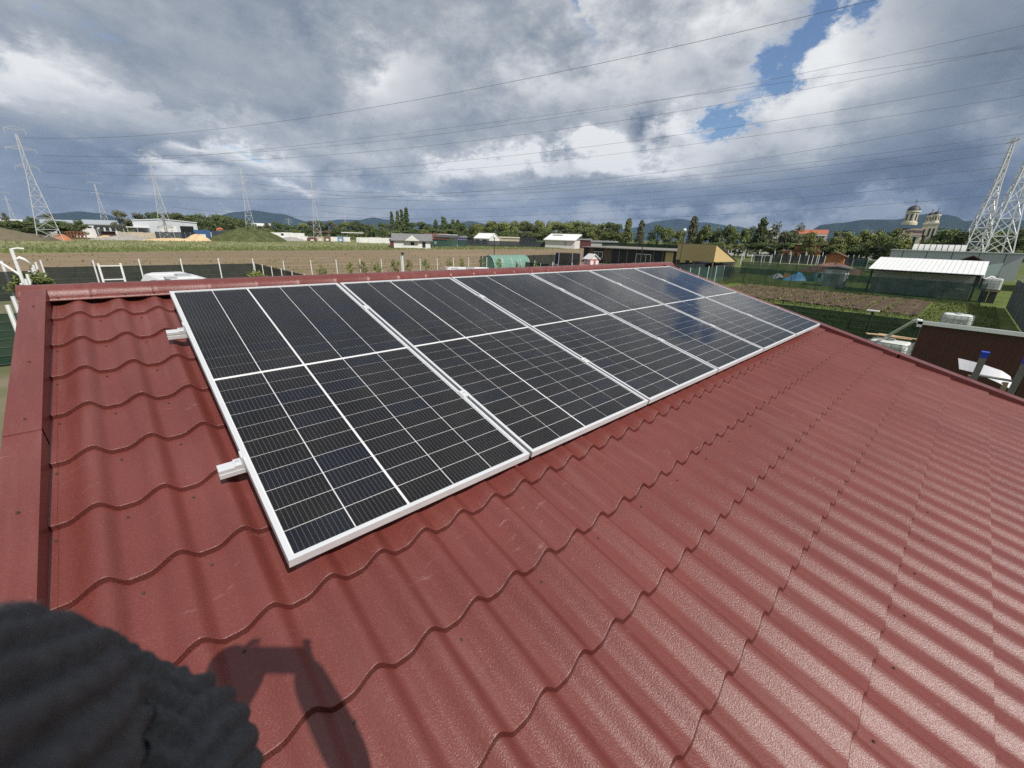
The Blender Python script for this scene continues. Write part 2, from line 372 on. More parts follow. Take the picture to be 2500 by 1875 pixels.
def furrow(x, y):
    return .07 + .10 * abs(math.sin(y * math.pi / 1.15)) ** .7 * (1 if y < 13 else .4) + .025 * math.sin(x * 3.1 + y * 2) * math.sin(x * 7.3 - y) + random.uniform(-.035, .035)
sheet('garden_bed', 39.2, 51.2, -1.6, 13.6, ZG - .04, SOIL, 90, 200, furrow)

# ================================================================== the house under the red roof
U0, U1 = -.675, 7.225
V_RIDGE, V_EAVE = -.36, 5.25
H_T = -.144
house = thing('house', 'house with burgundy metal tile roof carrying the solar panels', 'house', (0, 0, 0))
PLASTER = mat('pale_plaster', (.62, .58, .52), .85, var=.08, vscale=2, bump=.2)
e0 = roofp(0, V_EAVE - .35, H_T - .1); rz_ = roofp(0, V_RIDGE, H_T - .12)
yb = 2 * rz_.y - e0.y
for nm, a in (('wall', (U0 + .12, U1 - .12, e0.y, e0.y + .3)), ('wall', (U0 + .12, U1 - .12, yb - .3, yb))):
    MB().box(*a, ZG, e0.z).build(nm, PLASTER, house)
for x in (U0 + .12, U1 - .42):
    MB().prism([(e0.y + .3, ZG), (yb - .3, ZG), (yb - .3, e0.z), (rz_.y, rz_.z), (e0.y + .3, e0.z)], x, x + .3, 'x').build('wall', PLASTER, house)
# the slope facing the viewer: a deck that carries the tiles; local axes (u, -v, h)
deck = MB().box(U0 + .03, U1 - .03, -V_EAVE, -V_RIDGE, H_T - .09, H_T - .045).build('roof', mat('roof_batten_wood', (.30, .20, .12), .8), house, rot=(TH, 0, 0))
PER, STEP, V0, UC = .18670, .35340, -.0515, -.0830       # wave length, tile length, a step line, a crest line
AMP, RISE = .032, .019
S0, SC, S1 = .07, .57, .87                    # rise, crest and end of the rounded wave across one tile; flat pan in between
SCAL = .019                                   # the lower edge is scalloped: pans reach further down than crests
def prof(s):
    if s <= S0 or s >= S1: return 0.0
    return AMP * (.5 - .5 * math.cos(math.pi * (s - S0) / (SC - S0))) if s < SC else AMP * (.5 + .5 * math.cos(math.pi * (s - SC) / (S1 - SC)))
def dprof(s): return (prof(s + 1e-3) - prof(s - 1e-3)) / (2e-3 * PER)
def scal(s): return SCAL * (1 - prof(s) / AMP)
def tile_mesh():
    ss = [0.0] + [S0 + (SC - S0) * i / 8 for i in range(8)] + [SC + (S1 - SC) * i / 7 for i in range(8)] + [1.0]; nu = len(ss) - 1
    # (t along the slope, drop, kind of normal); rows that repeat a place give a hard edge
    rows = [(-.05, None, 0), (.5, None, 0), (.95, None, 0), (.990, None, 0), (.9975, .0006, 1), (1.0, .0020, 2), (1.0, .0020, 3), (1.013, .010, 3), (1.027, RISE + .001, 3)]
    V = []; F = []; NRM = []
    for j, (t, dz, nk) in enumerate(rows):
        for s in ss:
            z = prof(s); e = scal(s); sl = -dprof(s); de = sl * SCAL / AMP
            V.append(((s - .5) * PER, -t * STEP - e, z + RISE * (t - 1) if dz is None else z - dz))
            n = (Vector((sl, -RISE / STEP, 1)), Vector((sl, -.45, 1)), Vector((sl * .8 - de * .6, -1, .9)), Vector((-de, -1, -.16)))[nk]  # riser normals tip below its true slope, putting extra shade on it
            NRM.append(n.normalized())
    for j in range(len(rows) - 1):
        if rows[j][0] == rows[j + 1][0]: continue
        for i in range(nu):
            a = j * (nu + 1) + i; F.append((a, a + nu + 1, a + nu + 2, a + 1))
    me = bpy.data.meshes.new('roof_tile'); me.from_pydata(V, [], F); me.update(); me.materials.append(ROOF)
    me.polygons.foreach_set('use_smooth', [True] * len(me.polygons))
    me.normals_split_custom_set_from_vertices([tuple(n) for n in NRM])
    return me, V, F, NRM
TILE, TV, TF, TN = tile_mesh()
def pix(q):
    c = q - CAM; zc = c.dot(FWD)
    return (W_PX / 2 + F_PX * c.dot(RIGHT) / zc, H_PX / 2 + F_PX * c.dot(DOWN) / zc, zc)
tiles = []
k0 = math.floor((U0 + .11 - UC) / PER)
for r in range(-1, 15):
    v = V0 + STEP * r
    for k in range(k0, 60):
        u = UC + PER * k
        if u - PER / 2 > U1 - .18: break
        if v > V_EAVE - .05: continue
        c = roofp(u, v + STEP / 2, H_T); a = pix(c)
        hidden = (.02 < u < 6.66 and v + STEP < 2.30) or a[2] < .2 or not (-150 < a[0] < 2650 and 600 < a[1] < 2050)
        size = 0 if hidden else 1 / a[2] ** 2
        tiles.append((size, u if k > k0 else -.6045, v if r >= 0 else -.325))
tiles.sort(reverse=True)
rest_v = []; rest_f = []; rest_n = []
for i, (s, u, v) in enumerate(tiles):
    if i < 300 and s > 0:
        o = bpy.data.objects.new('roof_tile', TILE); COL.objects.link(o); o.parent = deck; o.location = (u, -v, H_T)
        o.scale = (.58 if u < -.6 else 1, (.325 + V0) / STEP if v < -.3 else 1, 1)
    else:
        k = len(rest_v)
        ky = (.325 + V0) / STEP if v < -.3 else 1.0; kx_ = .58 if u < -.6 else 1.0; rest_v += [(x * kx_ + u, y * ky - v, z + H_T) for x, y, z in TV]; rest_f += [tuple(q + k for q in f_) for f_ in TF]; rest_n += TN
me = bpy.data.meshes.new('roof_tile_field'); me.from_pydata(rest_v, [], rest_f); me.update(); me.materials.append(ROOF)
me.polygons.foreach_set('use_smooth', [True] * len(me.polygons)); me.normals_split_custom_set_from_vertices([tuple(n) for n in rest_n])
tag(link('roof_tile_field', me, deck), kind='stuff')
# the slope behind the ridge
b2 = MB().box(U0 + .03, U1 - .03, -(V_EAVE - V_RIDGE), 0, -.05, .0)
bs = b2.build('rear_roof_slope', ROOF, house, loc=roofp(0, V_RIDGE, H_T), rot=(TH, 0, math.pi)); bs.location.x = U0 + U1
# screws with dark washers in the valleys under the steps
SCREW = mat('weathered_screw', (.075, .045, .035), .6, .2)
sm = MB().lathe([(.0085, 0), (.0085, .0015), (.0062, .002), (.0058, .0065), (.0, .0072)], 8).mesh('roof_screw', SCREW)
def screw(u, v, h):
    o = bpy.data.objects.new('roof_screw', sm); COL.objects.link(o); o.parent = deck; o.location = (u, -v, h); o.scale = (.62, .62, .7)
for r in range(0, 15):
    for k in range(-3, 42):
        u = UC + PER * (k + .5); v = V0 + STEP * r + .078
        near = u < -.15
        if not near and (r % 3 != 2 or (k + r) % 2): continue
        if 0 < u < 6.7 and v < 2.42 or u > 6.95 or v > 5.1: continue
        screw(u + random.uniform(-.012, .012), v + random.uniform(-.006, .006), H_T - RISE + .0005 + RISE * .2)
# ridge caps
def ridge_cap():
    m_ = MB(); n = 10; Vv = []; Ff = []
    prof_ = [(0, .0), (.012, .004), (.03, .006), (.044, .002), (.30, 0), (.325, 0)]
    for x, dr in prof_:
        for i in range(n + 1):
            a = math.pi * (i / n); r = .088 + dr
            Vv.append((x, -math.cos(a) * r * 1.06, math.sin(a) * r * .76 - .0))
    for j in range(len(prof_) - 1):
        for i in range(n): q = j * (n + 1) + i; Ff.append((q, q + 1, q + n + 2, q + n + 1))
    for x0, x1 in ((.0, .325),):
        for s in (-1, 1):      # flat feet lying on the tiles
            k = len(Vv); Vv += [(x0, s * .093, 0), (x1, s * .093, 0), (x1, s * .124, -.012), (x0, s * .124, -.012), (x1, s * .124, -.022), (x0, s * .124, -.022)]
            Ff += [(k, k + 1, k + 2, k + 3), (k + 3, k + 2, k + 4, k + 5)]
    m_.add(Vv, Ff); me = m_.mesh('ridge_cap', ROOF, True); return me
rc = ridge_cap(); rp0 = roofp(0, V_RIDGE, H_T)
ridge_z = rp0.z + .016
nrc = int((U1 + .06 - (U0 - .02)) / .3125) + 1
scr = MB().lathe([(.008, 0), (.008, .0015), (.006, .002), (.0055, .0065), (.0, .007)], 8).mesh('ridge_screw', SCREW)
for i in range(nrc):
    o = bpy.data.objects.new('ridge_cap', rc); COL.objects.link(o); o.parent = house; o.location = (U0 - .025 + i * .3125, rp0.y, ridge_z)
    q = bpy.data.objects.new('ridge_screw', scr); COL.objects.link(q); q.parent = o; q.location = (.17, -.112, -.008); q.rotation_euler = (.4, 0, 0)
# verge flashings along both gables
def verge(u_in, u_out, va, vb, top):
    s = 1 if u_out > u_in else -1
    m_ = MB(); t = .0015
    pts = [(u_in, H_T - .030), (u_in, H_T - .02), (u_in, H_T + top), (u_out, H_T + top), (u_out, H_T - .13), (u_out - s * .012, H_T - .14)]
    Vv = []; Ff = []
    for v in (va, vb):
        for u, h in pts: Vv.append((u, -v, h))
    n = len(pts)
    for i in range(n - 1): Ff.append((i, i + 1, n + i + 1, n + i) if s < 0 else (i, n + i, n + i + 1, i + 1))
    Ff.append((0, n, n + 1, 1) if s < 0 else (0, 1, n + 1, n))
    m_.add(Vv, Ff)
    o = m_.build('verge_flashing', ROOF, deck); md = o.modifiers.new('thickness', 'SOLIDIFY'); md.thickness = .0025; md.offset = -1
    return o
for i, (a, b_) in enumerate(((-.30, 1.255), (1.235, 3.3), (3.28, V_EAVE))):
    verge(-.571, U0, a, b_, .082 - .0 * i + (.003 if i % 2 == 0 else 0))
    verge(7.052, U1, a, b_, .064 + (.003 if i % 2 == 0 else 0))
for u, vs in ((-.618, (-.02, .66, 1.16, 1.72, 2.3)), (7.14, (.1, .8, 1.5, 2.2, 2.9, 3.6))):
    for v in vs: screw(u, v, H_T + (.085 if u < 0 else .067))

# ================================================================== solar panels
PW, PH, GAP = 1.096, 2.384, .02
CELL = cell_mat(); PGLASS = glass_mat('panel_glass', (1, 1, 1), .05, 1.42, .007); BACK = mat('white_backsheet', (.78, .79, .80), .6)
LIP = .017; CW, CH = .2058, .1024
fr = MB(); T = .035
long_bar = MB().box(0, LIP, -PH, 0, -T, 0).mesh('frame_bar', ALU); short_bar = MB().box(LIP, PW - LIP, -LIP, 0, -T, 0).mesh('frame_bar', ALU)
back_me = MB().box(LIP, PW - LIP, -PH + LIP, -LIP, -.012, -.006).mesh('backsheet', BACK)
glass_me = MB().add([(LIP, -PH + LIP, -.0022), (PW - LIP, -PH + LIP, -.0022), (PW - LIP, -LIP, -.0022), (LIP, -LIP, -.0022)], [(0, 1, 2, 3)]).mesh('glass_cover', PGLASS)
cell_me = MB().box(-CW / 2, CW / 2, -CH / 2, CH / 2, -.0055, -.0042).mesh('solar_cell', CELL)
colx = []; x = LIP + .0052
for c in range(5):
    colx.append(x + CW / 2); x += CW + (.0105 if c == 1 else .0042)
rowy = []; y = LIP + .0050
for r in range(22):
    rowy.append(y + CH / 2); y += CH + (.0195 if r == 10 else .0034)
def make_panel(i):
    names = ['leftmost solar panel, its rail ends and left verge in clear view', 'second solar panel from the left, right beside the leftmost one', 'third solar panel from the left in the row on the roof',
             'fourth solar panel from the left, third from the far right verge', 'fifth solar panel from the left, next to the one at the far end', 'rightmost solar panel at the far end of the row by the right verge']
    o = thing('solar_panel', names[i], 'solar panel', roofp(i * (PW + GAP), 0, 0), 0, 'row of solar panels on the red roof'); o.rotation_euler = (TH, 0, 0)
    for nm, me_, lc in (('frame_bar', long_bar, (0, 0, 0)), ('frame_bar', long_bar, (PW - LIP, 0, 0)), ('frame_bar', short_bar, (0, 0, 0)), ('frame_bar', short_bar, (0, -PH + LIP, 0)),
                        ('backsheet', back_me, (0, 0, 0)), ('glass_cover', glass_me, (0, 0, 0))):
        link(nm, me_, o, lc)
    for cx in colx:
        for ry in rowy:
            link('solar_cell', cell_me, o, (cx, -ry, 0))
for i in range(6): make_panel(i)
LEN = 6 * PW + 5 * GAP
for j, v in enumerate((.53, 1.81)):
    t = thing('mounting_rail', ['upper aluminium mounting rail poking out left of the panels', 'lower aluminium mounting rail poking out left of the panels'][j], 'rail', roofp(-.087, v, -.0355), 0, 'aluminium rails under the panels'); t.rotation_euler = (TH, 0, 0)
    m_ = MB()
    for z0, z1, w in ((-.012, 0, .042), (-.022, -.012, .030), (-.042, -.022, .042)): m_.box(0, LEN + .17, -w / 2, w / 2, z0, z1 - .0004)
    m_.build('rail_profile', ALU, t)
    for e in range(7):
        x = .087 + e * (PW + GAP) - GAP / 2
        c = MB()
        if e in (0, 6):
            s = 1 if e == 0 else -1; x = .087 + (0 if e == 0 else LEN)
            c.box(min(x - s * .032, x - s * .001), max(x - s * .032, x - s * .001), -.022, .022, .0, .006).box(min(x - s * .007, x - s * .001), max(x - s * .007, x - s * .001), -.022, .022, .006, .0385).box(min(x - s * .007, x + s * .009), max(x - s * .007, x + s * .009), -.022, .022, .0365, .041)
            cl = c.build('end_clamp', ALU, t); MB().lathe([(.0065, 0), (.0065, .008), (0, .008)], 6, (x - s * .019, 0, .006)).build('bolt', GALV, cl)
        else:
            c.box(x - .024, x + .024, -.03, .03, .0365, .0405).box(x - .004, x + .004, -.03, .03, .0, .0365)
            cl = c.build('mid_clamp', ALU, t); MB().lathe([(.0065, 0), (.0065, .006), (0, .006)], 6, (x, 0, .0405)).build('bolt', GALV, cl)
    for e in range(6):
        x = .25 + e * 1.3; MB().box(x - .02, x + .02, -.02, .02, -.106, -.042).build('roof_hook', GALV, t)

# ================================================================== the photographer: a dark sleeve in the corner, the rest behind the camera
def C(x, y, z): return CAM + RIGHT * x + DOWN * y + FWD * z
person = thing('person', 'person in a dark knitted sweater, one sleeve in the lower left corner', 'person', (CAM.x - .25, CAM.y - .55, roofp(0, 3.9, H_T).z))
PB = person.location.copy()
KNIT = mat('dark_knit', (.100, .102, .108), .95, spec=.1, var=.2, vscale=220, bump=.35, bscale=500)
SKIN = mat('skin', (.50, .31, .23), .6, var=.08, vscale=20)
TROUS = mat('dark_trousers', (.03, .032, .04), .9, var=.2, vscale=10)
chest = C(-.02, .52, -.38); pelvis = Vector((chest.x - .03, chest.y - .10, chest.z - .42)); neck = C(.01, .28, -.36); head = C(.03, .10, -.33); headt = C(.03, .0, -.35)
shL = C(-.24, .36, -.26); shR = C(.13, .38, -.30); elL = C(-.173, .184, .168); wrL = C(-.075, .050, -.012); elR = C(.215, .34, .03); wrR = C(.132, .06, -.02)
def on_roof(q, h): v_ = -(q.y * math.cos(TH)); return Vector((q.x, q.y, roofp(0, -q.y / math.cos(TH), H_T).z + h + .012))
kneeL = Vector((pelvis.x - .12, pelvis.y + .28, 0)); kneeL = on_roof(kneeL, .34); kneeR = Vector((pelvis.x + .14, pelvis.y + .26, 0)); kneeR = on_roof(kneeR, .34)
ankL = on_roof(Vector((pelvis.x - .11, pelvis.y - .02, 0)), .09); ankR = on_roof(Vector((pelvis.x + .13, pelvis.y - .04, 0)), .09)
toeL = on_roof(ankL + Vector((-.02, .19, 0)), .045); toeR = on_roof(ankR + Vector((.03, .19, 0)), .045)
def skin_mesh(name, verts, edges, radii, m, parent, root=0, sub=2):
    me = bpy.data.meshes.new(name); me.from_pydata([tuple(v - PB) for v in verts], edges, []); me.update(); me.materials.append(m)
    o = link(name, me, parent)
    sk = o.modifiers.new('skin', 'SKIN'); sk.use_smooth_shade = True
    for i, r in enumerate(radii):
        d = me.skin_vertices[0].data[i]; d.radius = (r, r) if not isinstance(r, tuple) else r; d.use_root = (i == root)
    ss = o.modifiers.new('sub', 'SUBSURF'); ss.levels = sub; ss.render_levels = sub
    return o
hipL = pelvis + Vector((-.09, 0, -.03)); hipR = pelvis + Vector((.10, 0, -.03))
skin_mesh('body', [pelvis, (pelvis + chest) / 2, chest, neck, head, headt, hipL, kneeL, ankL, toeL, hipR, kneeR, ankR, toeR, shL, (shL + elL) / 2, shR, (shR + elR) / 2, elR, wrR, (elR + wrR) / 2, C(.134, .022, -.024)],
          [(0, 1), (1, 2), (2, 3), (3, 4), (4, 5), (0, 6), (6, 7), (7, 8), (8, 9), (0, 10), (10, 11), (11, 12), (12, 13), (2, 14), (14, 15), (2, 16), (16, 17), (17, 18), (18, 20), (20, 19), (19, 21)],
          [.13, .12, .14, .055, .085, .075, .085, .06, .045, .04, .085, .06, .045, .04, .065, .052, .070, .062, .056, .046, .052, .030], TROUS, person)
# knitted sleeve of the raised left arm: ribs run along it, rows of loops around it
def sleeve():
    P0 = [shL, (shL * .45 + elL * .55) + DOWN * .03, elL + DOWN * .012 - FWD * .02, elL, elL - DOWN * .048 - FWD * .036 - RIGHT * .012, (elL * .45 + wrL * .55) - DOWN * .019 - RIGHT * .008, wrL]
    R0 = [.070, .060, .053, .051, .049, .044, .036]
    pts = []; rad = []; n = 26
    for i in range(len(P0) - 1):
        a = P0[max(i - 1, 0)]; b = P0[i]; c = P0[i + 1]; d = P0[min(i + 2, len(P0) - 1)]
        for k in range(n):
            t = k / n; q = 0.5 * ((2 * b) + (c - a) * t + (2 * a - 5 * b + 4 * c - d) * t * t + (3 * b - a - 3 * c + d) * t ** 3)
            pts.append(q); rad.append(R0[i] + (R0[i + 1] - R0[i]) * t)
    nr = 170; V = []; F = []; prev = None
    for i, p in enumerate(pts):
        t = (pts[min(i + 1, len(pts) - 1)] - pts[max(i - 1, 0)]).normalized()
        s = t.cross(Vector((0, 0, 1))).normalized() if prev is None else (prev - t * prev.dot(t)).normalized()
        prev = s; q = t.cross(s)
        for k in range(nr):
            a = 2 * math.pi * k / nr
            rib = .0048 * abs(math.sin(a * 14 + .25 * math.sin(i * .07))) ** .7; loop = .0007 * math.sin(i * 1.6) * math.sin(k * .9)
            fold = .0016 * math.sin(i * .13 + 1.2 * math.sin(a))
            V.append(p + (s * math.cos(a) + q * math.sin(a)) * (rad[i] + rib + loop + fold + random.uniform(-.0001, .0001)) - PB)
    for i in range(len(pts) - 1):
        for k in range(nr): k2 = (k + 1) % nr; F.append((i * nr + k, i * nr + k2, (i + 1) * nr + k2, (i + 1) * nr + k))
    o = MB().add(V, F).build('sleeve', KNIT, person, True)
    fz = MB(); rr = random.Random(3)          # loose wool fibres
    for _ in range(6000):
        i = rr.randrange(10, len(pts) - 4) * nr + rr.randrange(nr); a = Vector(V[i]); c_ = pts[i // nr] - PB
        n_ = (a - c_).normalized(); d = (n_ + Vector((rr.uniform(-1, 1), rr.uniform(-1, 1), rr.uniform(-1, 1))) * .9).normalized()
        b = a + d * rr.uniform(.0012, .0032); w = Vector((rr.uniform(-1, 1), rr.uniform(-1, 1), rr.uniform(-1, 1))) * .00014
        fz.add([a - w, a + w, b], [(0, 1, 2)])
    tag(fz.build('wool_fuzz', KNIT, o), kind='stuff')
sleeve()
def hand(wr, side):
    # palm beside the phone end, four fingers over its back, thumb on the screen side
    px = -1 if side == 'L' else 1
    pc = C(.045 + px * .088, .022, -.022)
    me_v = [wr, pc]; ed = [(0, 1)]; rd = [(.026, .018), (.034, .016)]
    for k in range(4):
        b0 = C(.045 + px * (.092), -.022 + k * .020, -.016); L_ = (.9, 1, .95, .75)[k]
        b1 = C(.045 + px * (.090 - .004 * L_), -.024 + k * .021, .006); b2_ = C(.045 + px * (.080 - .018 * L_), -.024 + k * .021, .0035)
        i = len(me_v); me_v += [b0, b1, b2_]; ed += [(1, i), (i, i + 1), (i + 1, i + 2)]; rd += [.0095, .0085, .0075]
    i = len(me_v); me_v += [C(.045 + px * .085, .045, -.030), C(.045 + px * .066, .030, -.030), C(.045 + px * .052, .014, -.026)]; ed += [(1, i), (i, i + 1), (i + 1, i + 2)]; rd += [.012, .010, .0085]
    skin_mesh('hand', me_v, ed, rd, SKIN, person, 0, 2)
hand(wrL, 'L'); hand(wrR, 'R')
ph = thing('phone', 'slim dark phone held sideways by the photographer', 'phone', C(.045, .02, -.012))
pm = MB(); R_ = (RIGHT, DOWN, FWD)
def slab(m_, cx, cy, w, h, z0, z1):
    V = []
    for z in (z0, z1):
        for i, j in ((-1, -1), (1, -1), (1, 1), (-1, 1)): V.append(C(cx + i * w / 2, cy + j * h / 2, z) - ph.location)
    m_.add(V, [(0, 1, 2, 3), (7, 6, 5, 4), (0, 4, 5, 1), (1, 5, 6, 2), (2, 6, 7, 3), (3, 7, 4, 0)])
slab(pm, .045, .020, .152, .074, -.018, -.0095); pm.build('phone_body', mat('phone_black', (.02, .02, .022), .3), ph)
lm = MB(); slab(lm, -.010, .006, .034, .034, -.0094, -.0075); lm.build('camera_bump', mat('phone_black', (.02, .02, .022), .3), ph)

# ================================================================== hills
HILL = mat('wooded_hill', (.030, .046, .034), .95, spec=.05, col2=(.018, .030, .022), vscale=.004, bump=.6, bscale=.02)
def hill(pts, dist, depth=900, name='hill'):
    """a ridge of hills: skyline given as (column, row) pairs, built at its distance with a front and a back slope"""
    rr = random.Random(int(dist)); xs = []; n = 90
    for i in range(n + 1):
        px = pts[0][0] + (pts[-1][0] - pts[0][0]) * i / n
        for (a, ya), (b, yb_) in zip(pts, pts[1:]):
            if a <= px <= b:
                t = (px - a) / (b - a); t = t * t * (3 - 2 * t); py = ya + (yb_ - ya) * t; break
        xs.append((px, py))
    V = []; F = []
    R = [(-depth, 0), (-depth * .55, .38), (-depth * .2, .84), (0, 1.0), (depth * .5, .6), (depth, 0)]
    for i, (px, py) in enumerate(xs):
        hgt = max(3.0, height_to(px, py, dist)); edge = min(1, i / 6, (n - i) / 6)
        for j, (o, k) in enumerate(R):
            b = at(px, 585, dist + o); j1 = 1 + (.10 * math.sin(i * .9 + j * 2.1) + rr.uniform(-.04, .04)) * (1 if 0 < j < 3 else 0)
            V.append((b.x, b.y, ZG - 2 + (hgt + 2) * k * j1 * edge))
    m_ = len(R)
    for i in range(n):
        for j in range(m_ - 1): a = i * m_ + j; F.append((a, a + m_, a + m_ + 1, a + 1))
    MB().add(V, F).build(name, HILL, smooth=True)['kind'] = 'structure'
hill([(-200, 546), (60, 538), (150, 522), (215, 517), (260, 521), (330, 540), (420, 552)], 7000)
hill([(420, 556), (520, 532), (590, 518), (628, 514), (690, 522), (760, 541), (860, 556)], 7600)
hill([(700, 562), (800, 540), (835, 536), (880, 537), (915, 531), (945, 536), (1010, 544), (1090, 550), (1150, 540), (1185, 546), (1300, 575)], 8200)
hill([(1400, 588), (1540, 556), (1600, 540), (1650, 534), (1710, 543), (1790, 552), (1840, 562), (1900, 590)], 7800)
hill([(1840, 590), (1960, 570), (2000, 548), (2040, 544), (2100, 536), (2170, 536), (2230, 524), (2300, 527), (2340, 540), (2400, 530), (2460, 537), (2560, 545), (2700, 560)], 5600)
hill([(2180, 570), (2205, 540), (2240, 522), (2265, 526), (2290, 524), (2310, 528), (2345, 541), (2420, 560)], 6600)

# ================================================================== trees
BARK = mat('bark', (.105, .080, .058), .9, var=.3, vscale=6, bump=.6)
def leaf_mat(name, c1, c2):
    mt = mat(name, c1, .75, spec=.25, col2=c2, vscale=.55, rnd=.22)
    return mt
LEAF = [leaf_mat('leaf_mid_green', (.215, .245, .080), (.115, .140, .044)), leaf_mat('leaf_dark_green', (.130, .165, .060), (.074, .098, .035)),
        leaf_mat('leaf_yellow_green', (.230, .245, .072), (.130, .150, .044)), leaf_mat('leaf_grey_olive', (.165, .165, .090), (.095, .098, .054))]
def crown_mesh(seed, kind, leaf, n=2600, big=1.0):
    """unit crown: height 1, base at 0; many small leaf clumps spread over irregular boughs"""
    rr = random.Random(seed); boughs = []
    if kind == 'round':
        for _ in range(15):
            a = rr.uniform(0, 6.28); z = rr.uniform(.30, .93); r = .34 * math.sin(min(1, (z - .12) / .88) * math.pi) ** .6 * rr.uniform(.35, 1.0)
            boughs.append((r * math.cos(a), r * math.sin(a), z, rr.uniform(.10, .19)))
    elif kind == 'pine':
        for k in range(16):
            z = .28 + .68 * k / 15; a = k * 2.4; r = .21 * (1 - z) ** .55 * rr.uniform(.4, 1.3)
            boughs.append((r * math.cos(a), r * math.sin(a), z, .07 + .11 * (1 - z) * rr.uniform(.7, 1.3)))
    elif kind == 'poplar':
        for k in range(14):
            z = .12 + .82 * k / 13; r = .045 * rr.uniform(0, 1); a = rr.uniform(0, 6.28); boughs.append((r * math.cos(a), r * math.sin(a), z, .075 * (1.05 - abs(z - .45))))
    else:  # spreading crown with a flat top
        for _ in range(17):
            a = rr.uniform(0, 6.28); r = .46 * rr.uniform(.15, 1) ** .7; z = .93 - .42 * (r / .46) ** 2 - rr.uniform(0, .24); boughs.append((r * math.cos(a), r * math.sin(a), z, rr.uniform(.09, .17)))
    V = []; F = []
    for i in range(n):
        bx, by, bz, br = boughs[rr.randrange(len(boughs))]
        d = Vector((rr.gauss(0, 1), rr.gauss(0, 1), rr.gauss(0, .8))).normalized(); q = br * rr.random() ** .45
        c = Vector((bx, by, bz)) + d * q
        s = rr.uniform(.011, .026) * big; nrm = (d + Vector((rr.uniform(-1, 1), rr.uniform(-1, 1), rr.uniform(-.3, 1)))).normalized()
        t = nrm.cross(Vector((rr.uniform(-1, 1), rr.uniform(-1, 1), rr.uniform(-1, 1)))).normalized(); b = nrm.cross(t)
        k = len(V); V += [c - t * s - b * s * .6, c + t * s - b * s * .6, c + t * s * .7 + b * s * .8, c - t * s * .7 + b * s * .8]; F.append((k, k + 1, k + 2, k + 3))
    return MB().add(V, F).mesh('crown', leaf), boughs
def trunk_mesh(boughs, seed, kind):
    rr = random.Random(seed); m_ = MB(); top = .8 if kind in ('pine', 'poplar') else .5
    pts = [(0, 0, 0), (.006, .004, top * .35), (-.006, .008, top * .7), (.004, 0, top)]; m_.tube(pts, [.026, .020, .015, .007], 7)
    for bx, by, bz, br in boughs[:9]:
        z0 = max(.12, min(top, bz * .6)); m_.tube([(0, 0, z0), (bx * .55, by * .55, z0 + (bz - z0) * .6), (bx, by, bz)], [.010, .007, .003], 5)
    return m_.mesh('trunk', BARK)
PROTO = {}
def proto(kind, li, var):
    k = (kind, li, var)
    if k not in PROTO:
        cm, b = crown_mesh(var * 7 + li * 101 + len(kind) * 31, 'round' if kind == 'young' else kind, LEAF[li], 420 if kind == 'young' else 2600, 1.5 if kind == 'young' else 1.0); PROTO[k] = (cm, trunk_mesh(b, var, kind))
    return PROTO[k]
TRR = random.Random(21)
def tree(px, py, dist, label, name='broadleaf_tree', kind='round', li=0, wid=1.0, group=None, cat='tree'):
    b = base_at(px, dist); h = max(2.0, height_to(px, py, dist)); t = thing(name, label, cat, b, TRR.uniform(0, 6.28), group)
    cm, tm = proto(kind, li, TRR.randrange(3)); t.scale = (h * wid, h * wid, h)
    link('trunk', tm, t); link('crown', cm, t); return t
# the dense belt behind the sheds
belt = 'broadleaf trees of the green belt across the fields'
for px, py in [(1128, 547), (1146, 545), (1163, 543), (1180, 541), (1197, 539), (1213, 538), (1229, 537), (1246, 539), (1262, 537), (1279, 538), (1296, 540), (1312, 539), (1328, 537), (1345, 538), (1361, 540), (1377, 541), (1393, 539), (1409, 540), (1425, 542), (1441, 543), (1457, 544), (1473, 545), (1489, 546), (1505, 549)]:
    tree(px, py + TRR.uniform(-2, 3), 265 + TRR.uniform(-14, 25), 'broadleaf tree of the dense straight belt behind the white field sheds', 'broadleaf_tree', 'round', TRR.choice([0, 0, 1, 2]), 1.05, belt)
for px in range(1120, 1520, 24):
    tree(px, 566 + TRR.uniform(-4, 5), 252, 'low bushy growth along the foot of the tree belt', 'bush', 'round', TRR.choice([0, 1]), 1.6, 'bushes along the foot of the tree belt', 'bush')
mid = 'trees on the far side of the fields'
for px, py in [(640, 549), (658, 542), (678, 540), (700, 546), (722, 546), (745, 545), (768, 538), (790, 536), (810, 538), (832, 541), (852, 539), (872, 537), (892, 543), (913, 547), (935, 545), (952, 547), (1008, 541), (1030, 541), (1052, 547), (1096, 547), (1112, 548)]:
    tree(px, py + TRR.uniform(-1, 3), 300 + TRR.uniform(-10, 30), 'rounded tree of the uneven far wood left of the tree belt', 'broadleaf_tree', 'round', TRR.choice([0, 1, 1, 3]), 1.15, mid)
for px in range(640, 1120, 22):
    tree(px, 560 + TRR.uniform(-4, 5), 285, 'low scrub along the foot of the far wood', 'bush', 'round', TRR.choice([0, 1]), 1.8, 'scrub along the foot of the far wood', 'bush')
for i, (px, py, w) in enumerate([(961, 515, .5), (974, 513, .55), (984, 510, .55), (995, 505, .6)]):
    tree(px, py, 290 + i * 4, ['leftmost and shortest of the four tall slim poplars', 'second slim poplar from the left of four', 'third slim poplar from the left of four', 'rightmost and tallest of the four slim poplars'][i], 'poplar_tree', 'poplar', 1, w * 1.9, 'four poplars above the far wood')
for i, (px, py) in enumerate([(1065, 537), (1084, 530), (1107, 536), (1119, 537)]):
    tree(px, py, 310, ['pointed conifer, leftmost of four right of the poplars', 'tallest pointed conifer right of the poplars', 'slim dark conifer, left one of the close pair', 'slim dark conifer, right one of the close pair'][i], 'conifer_tree', 'pine', 1, .9, 'conifers right of the poplars')
hed = 'dark round trees behind the metal barn'
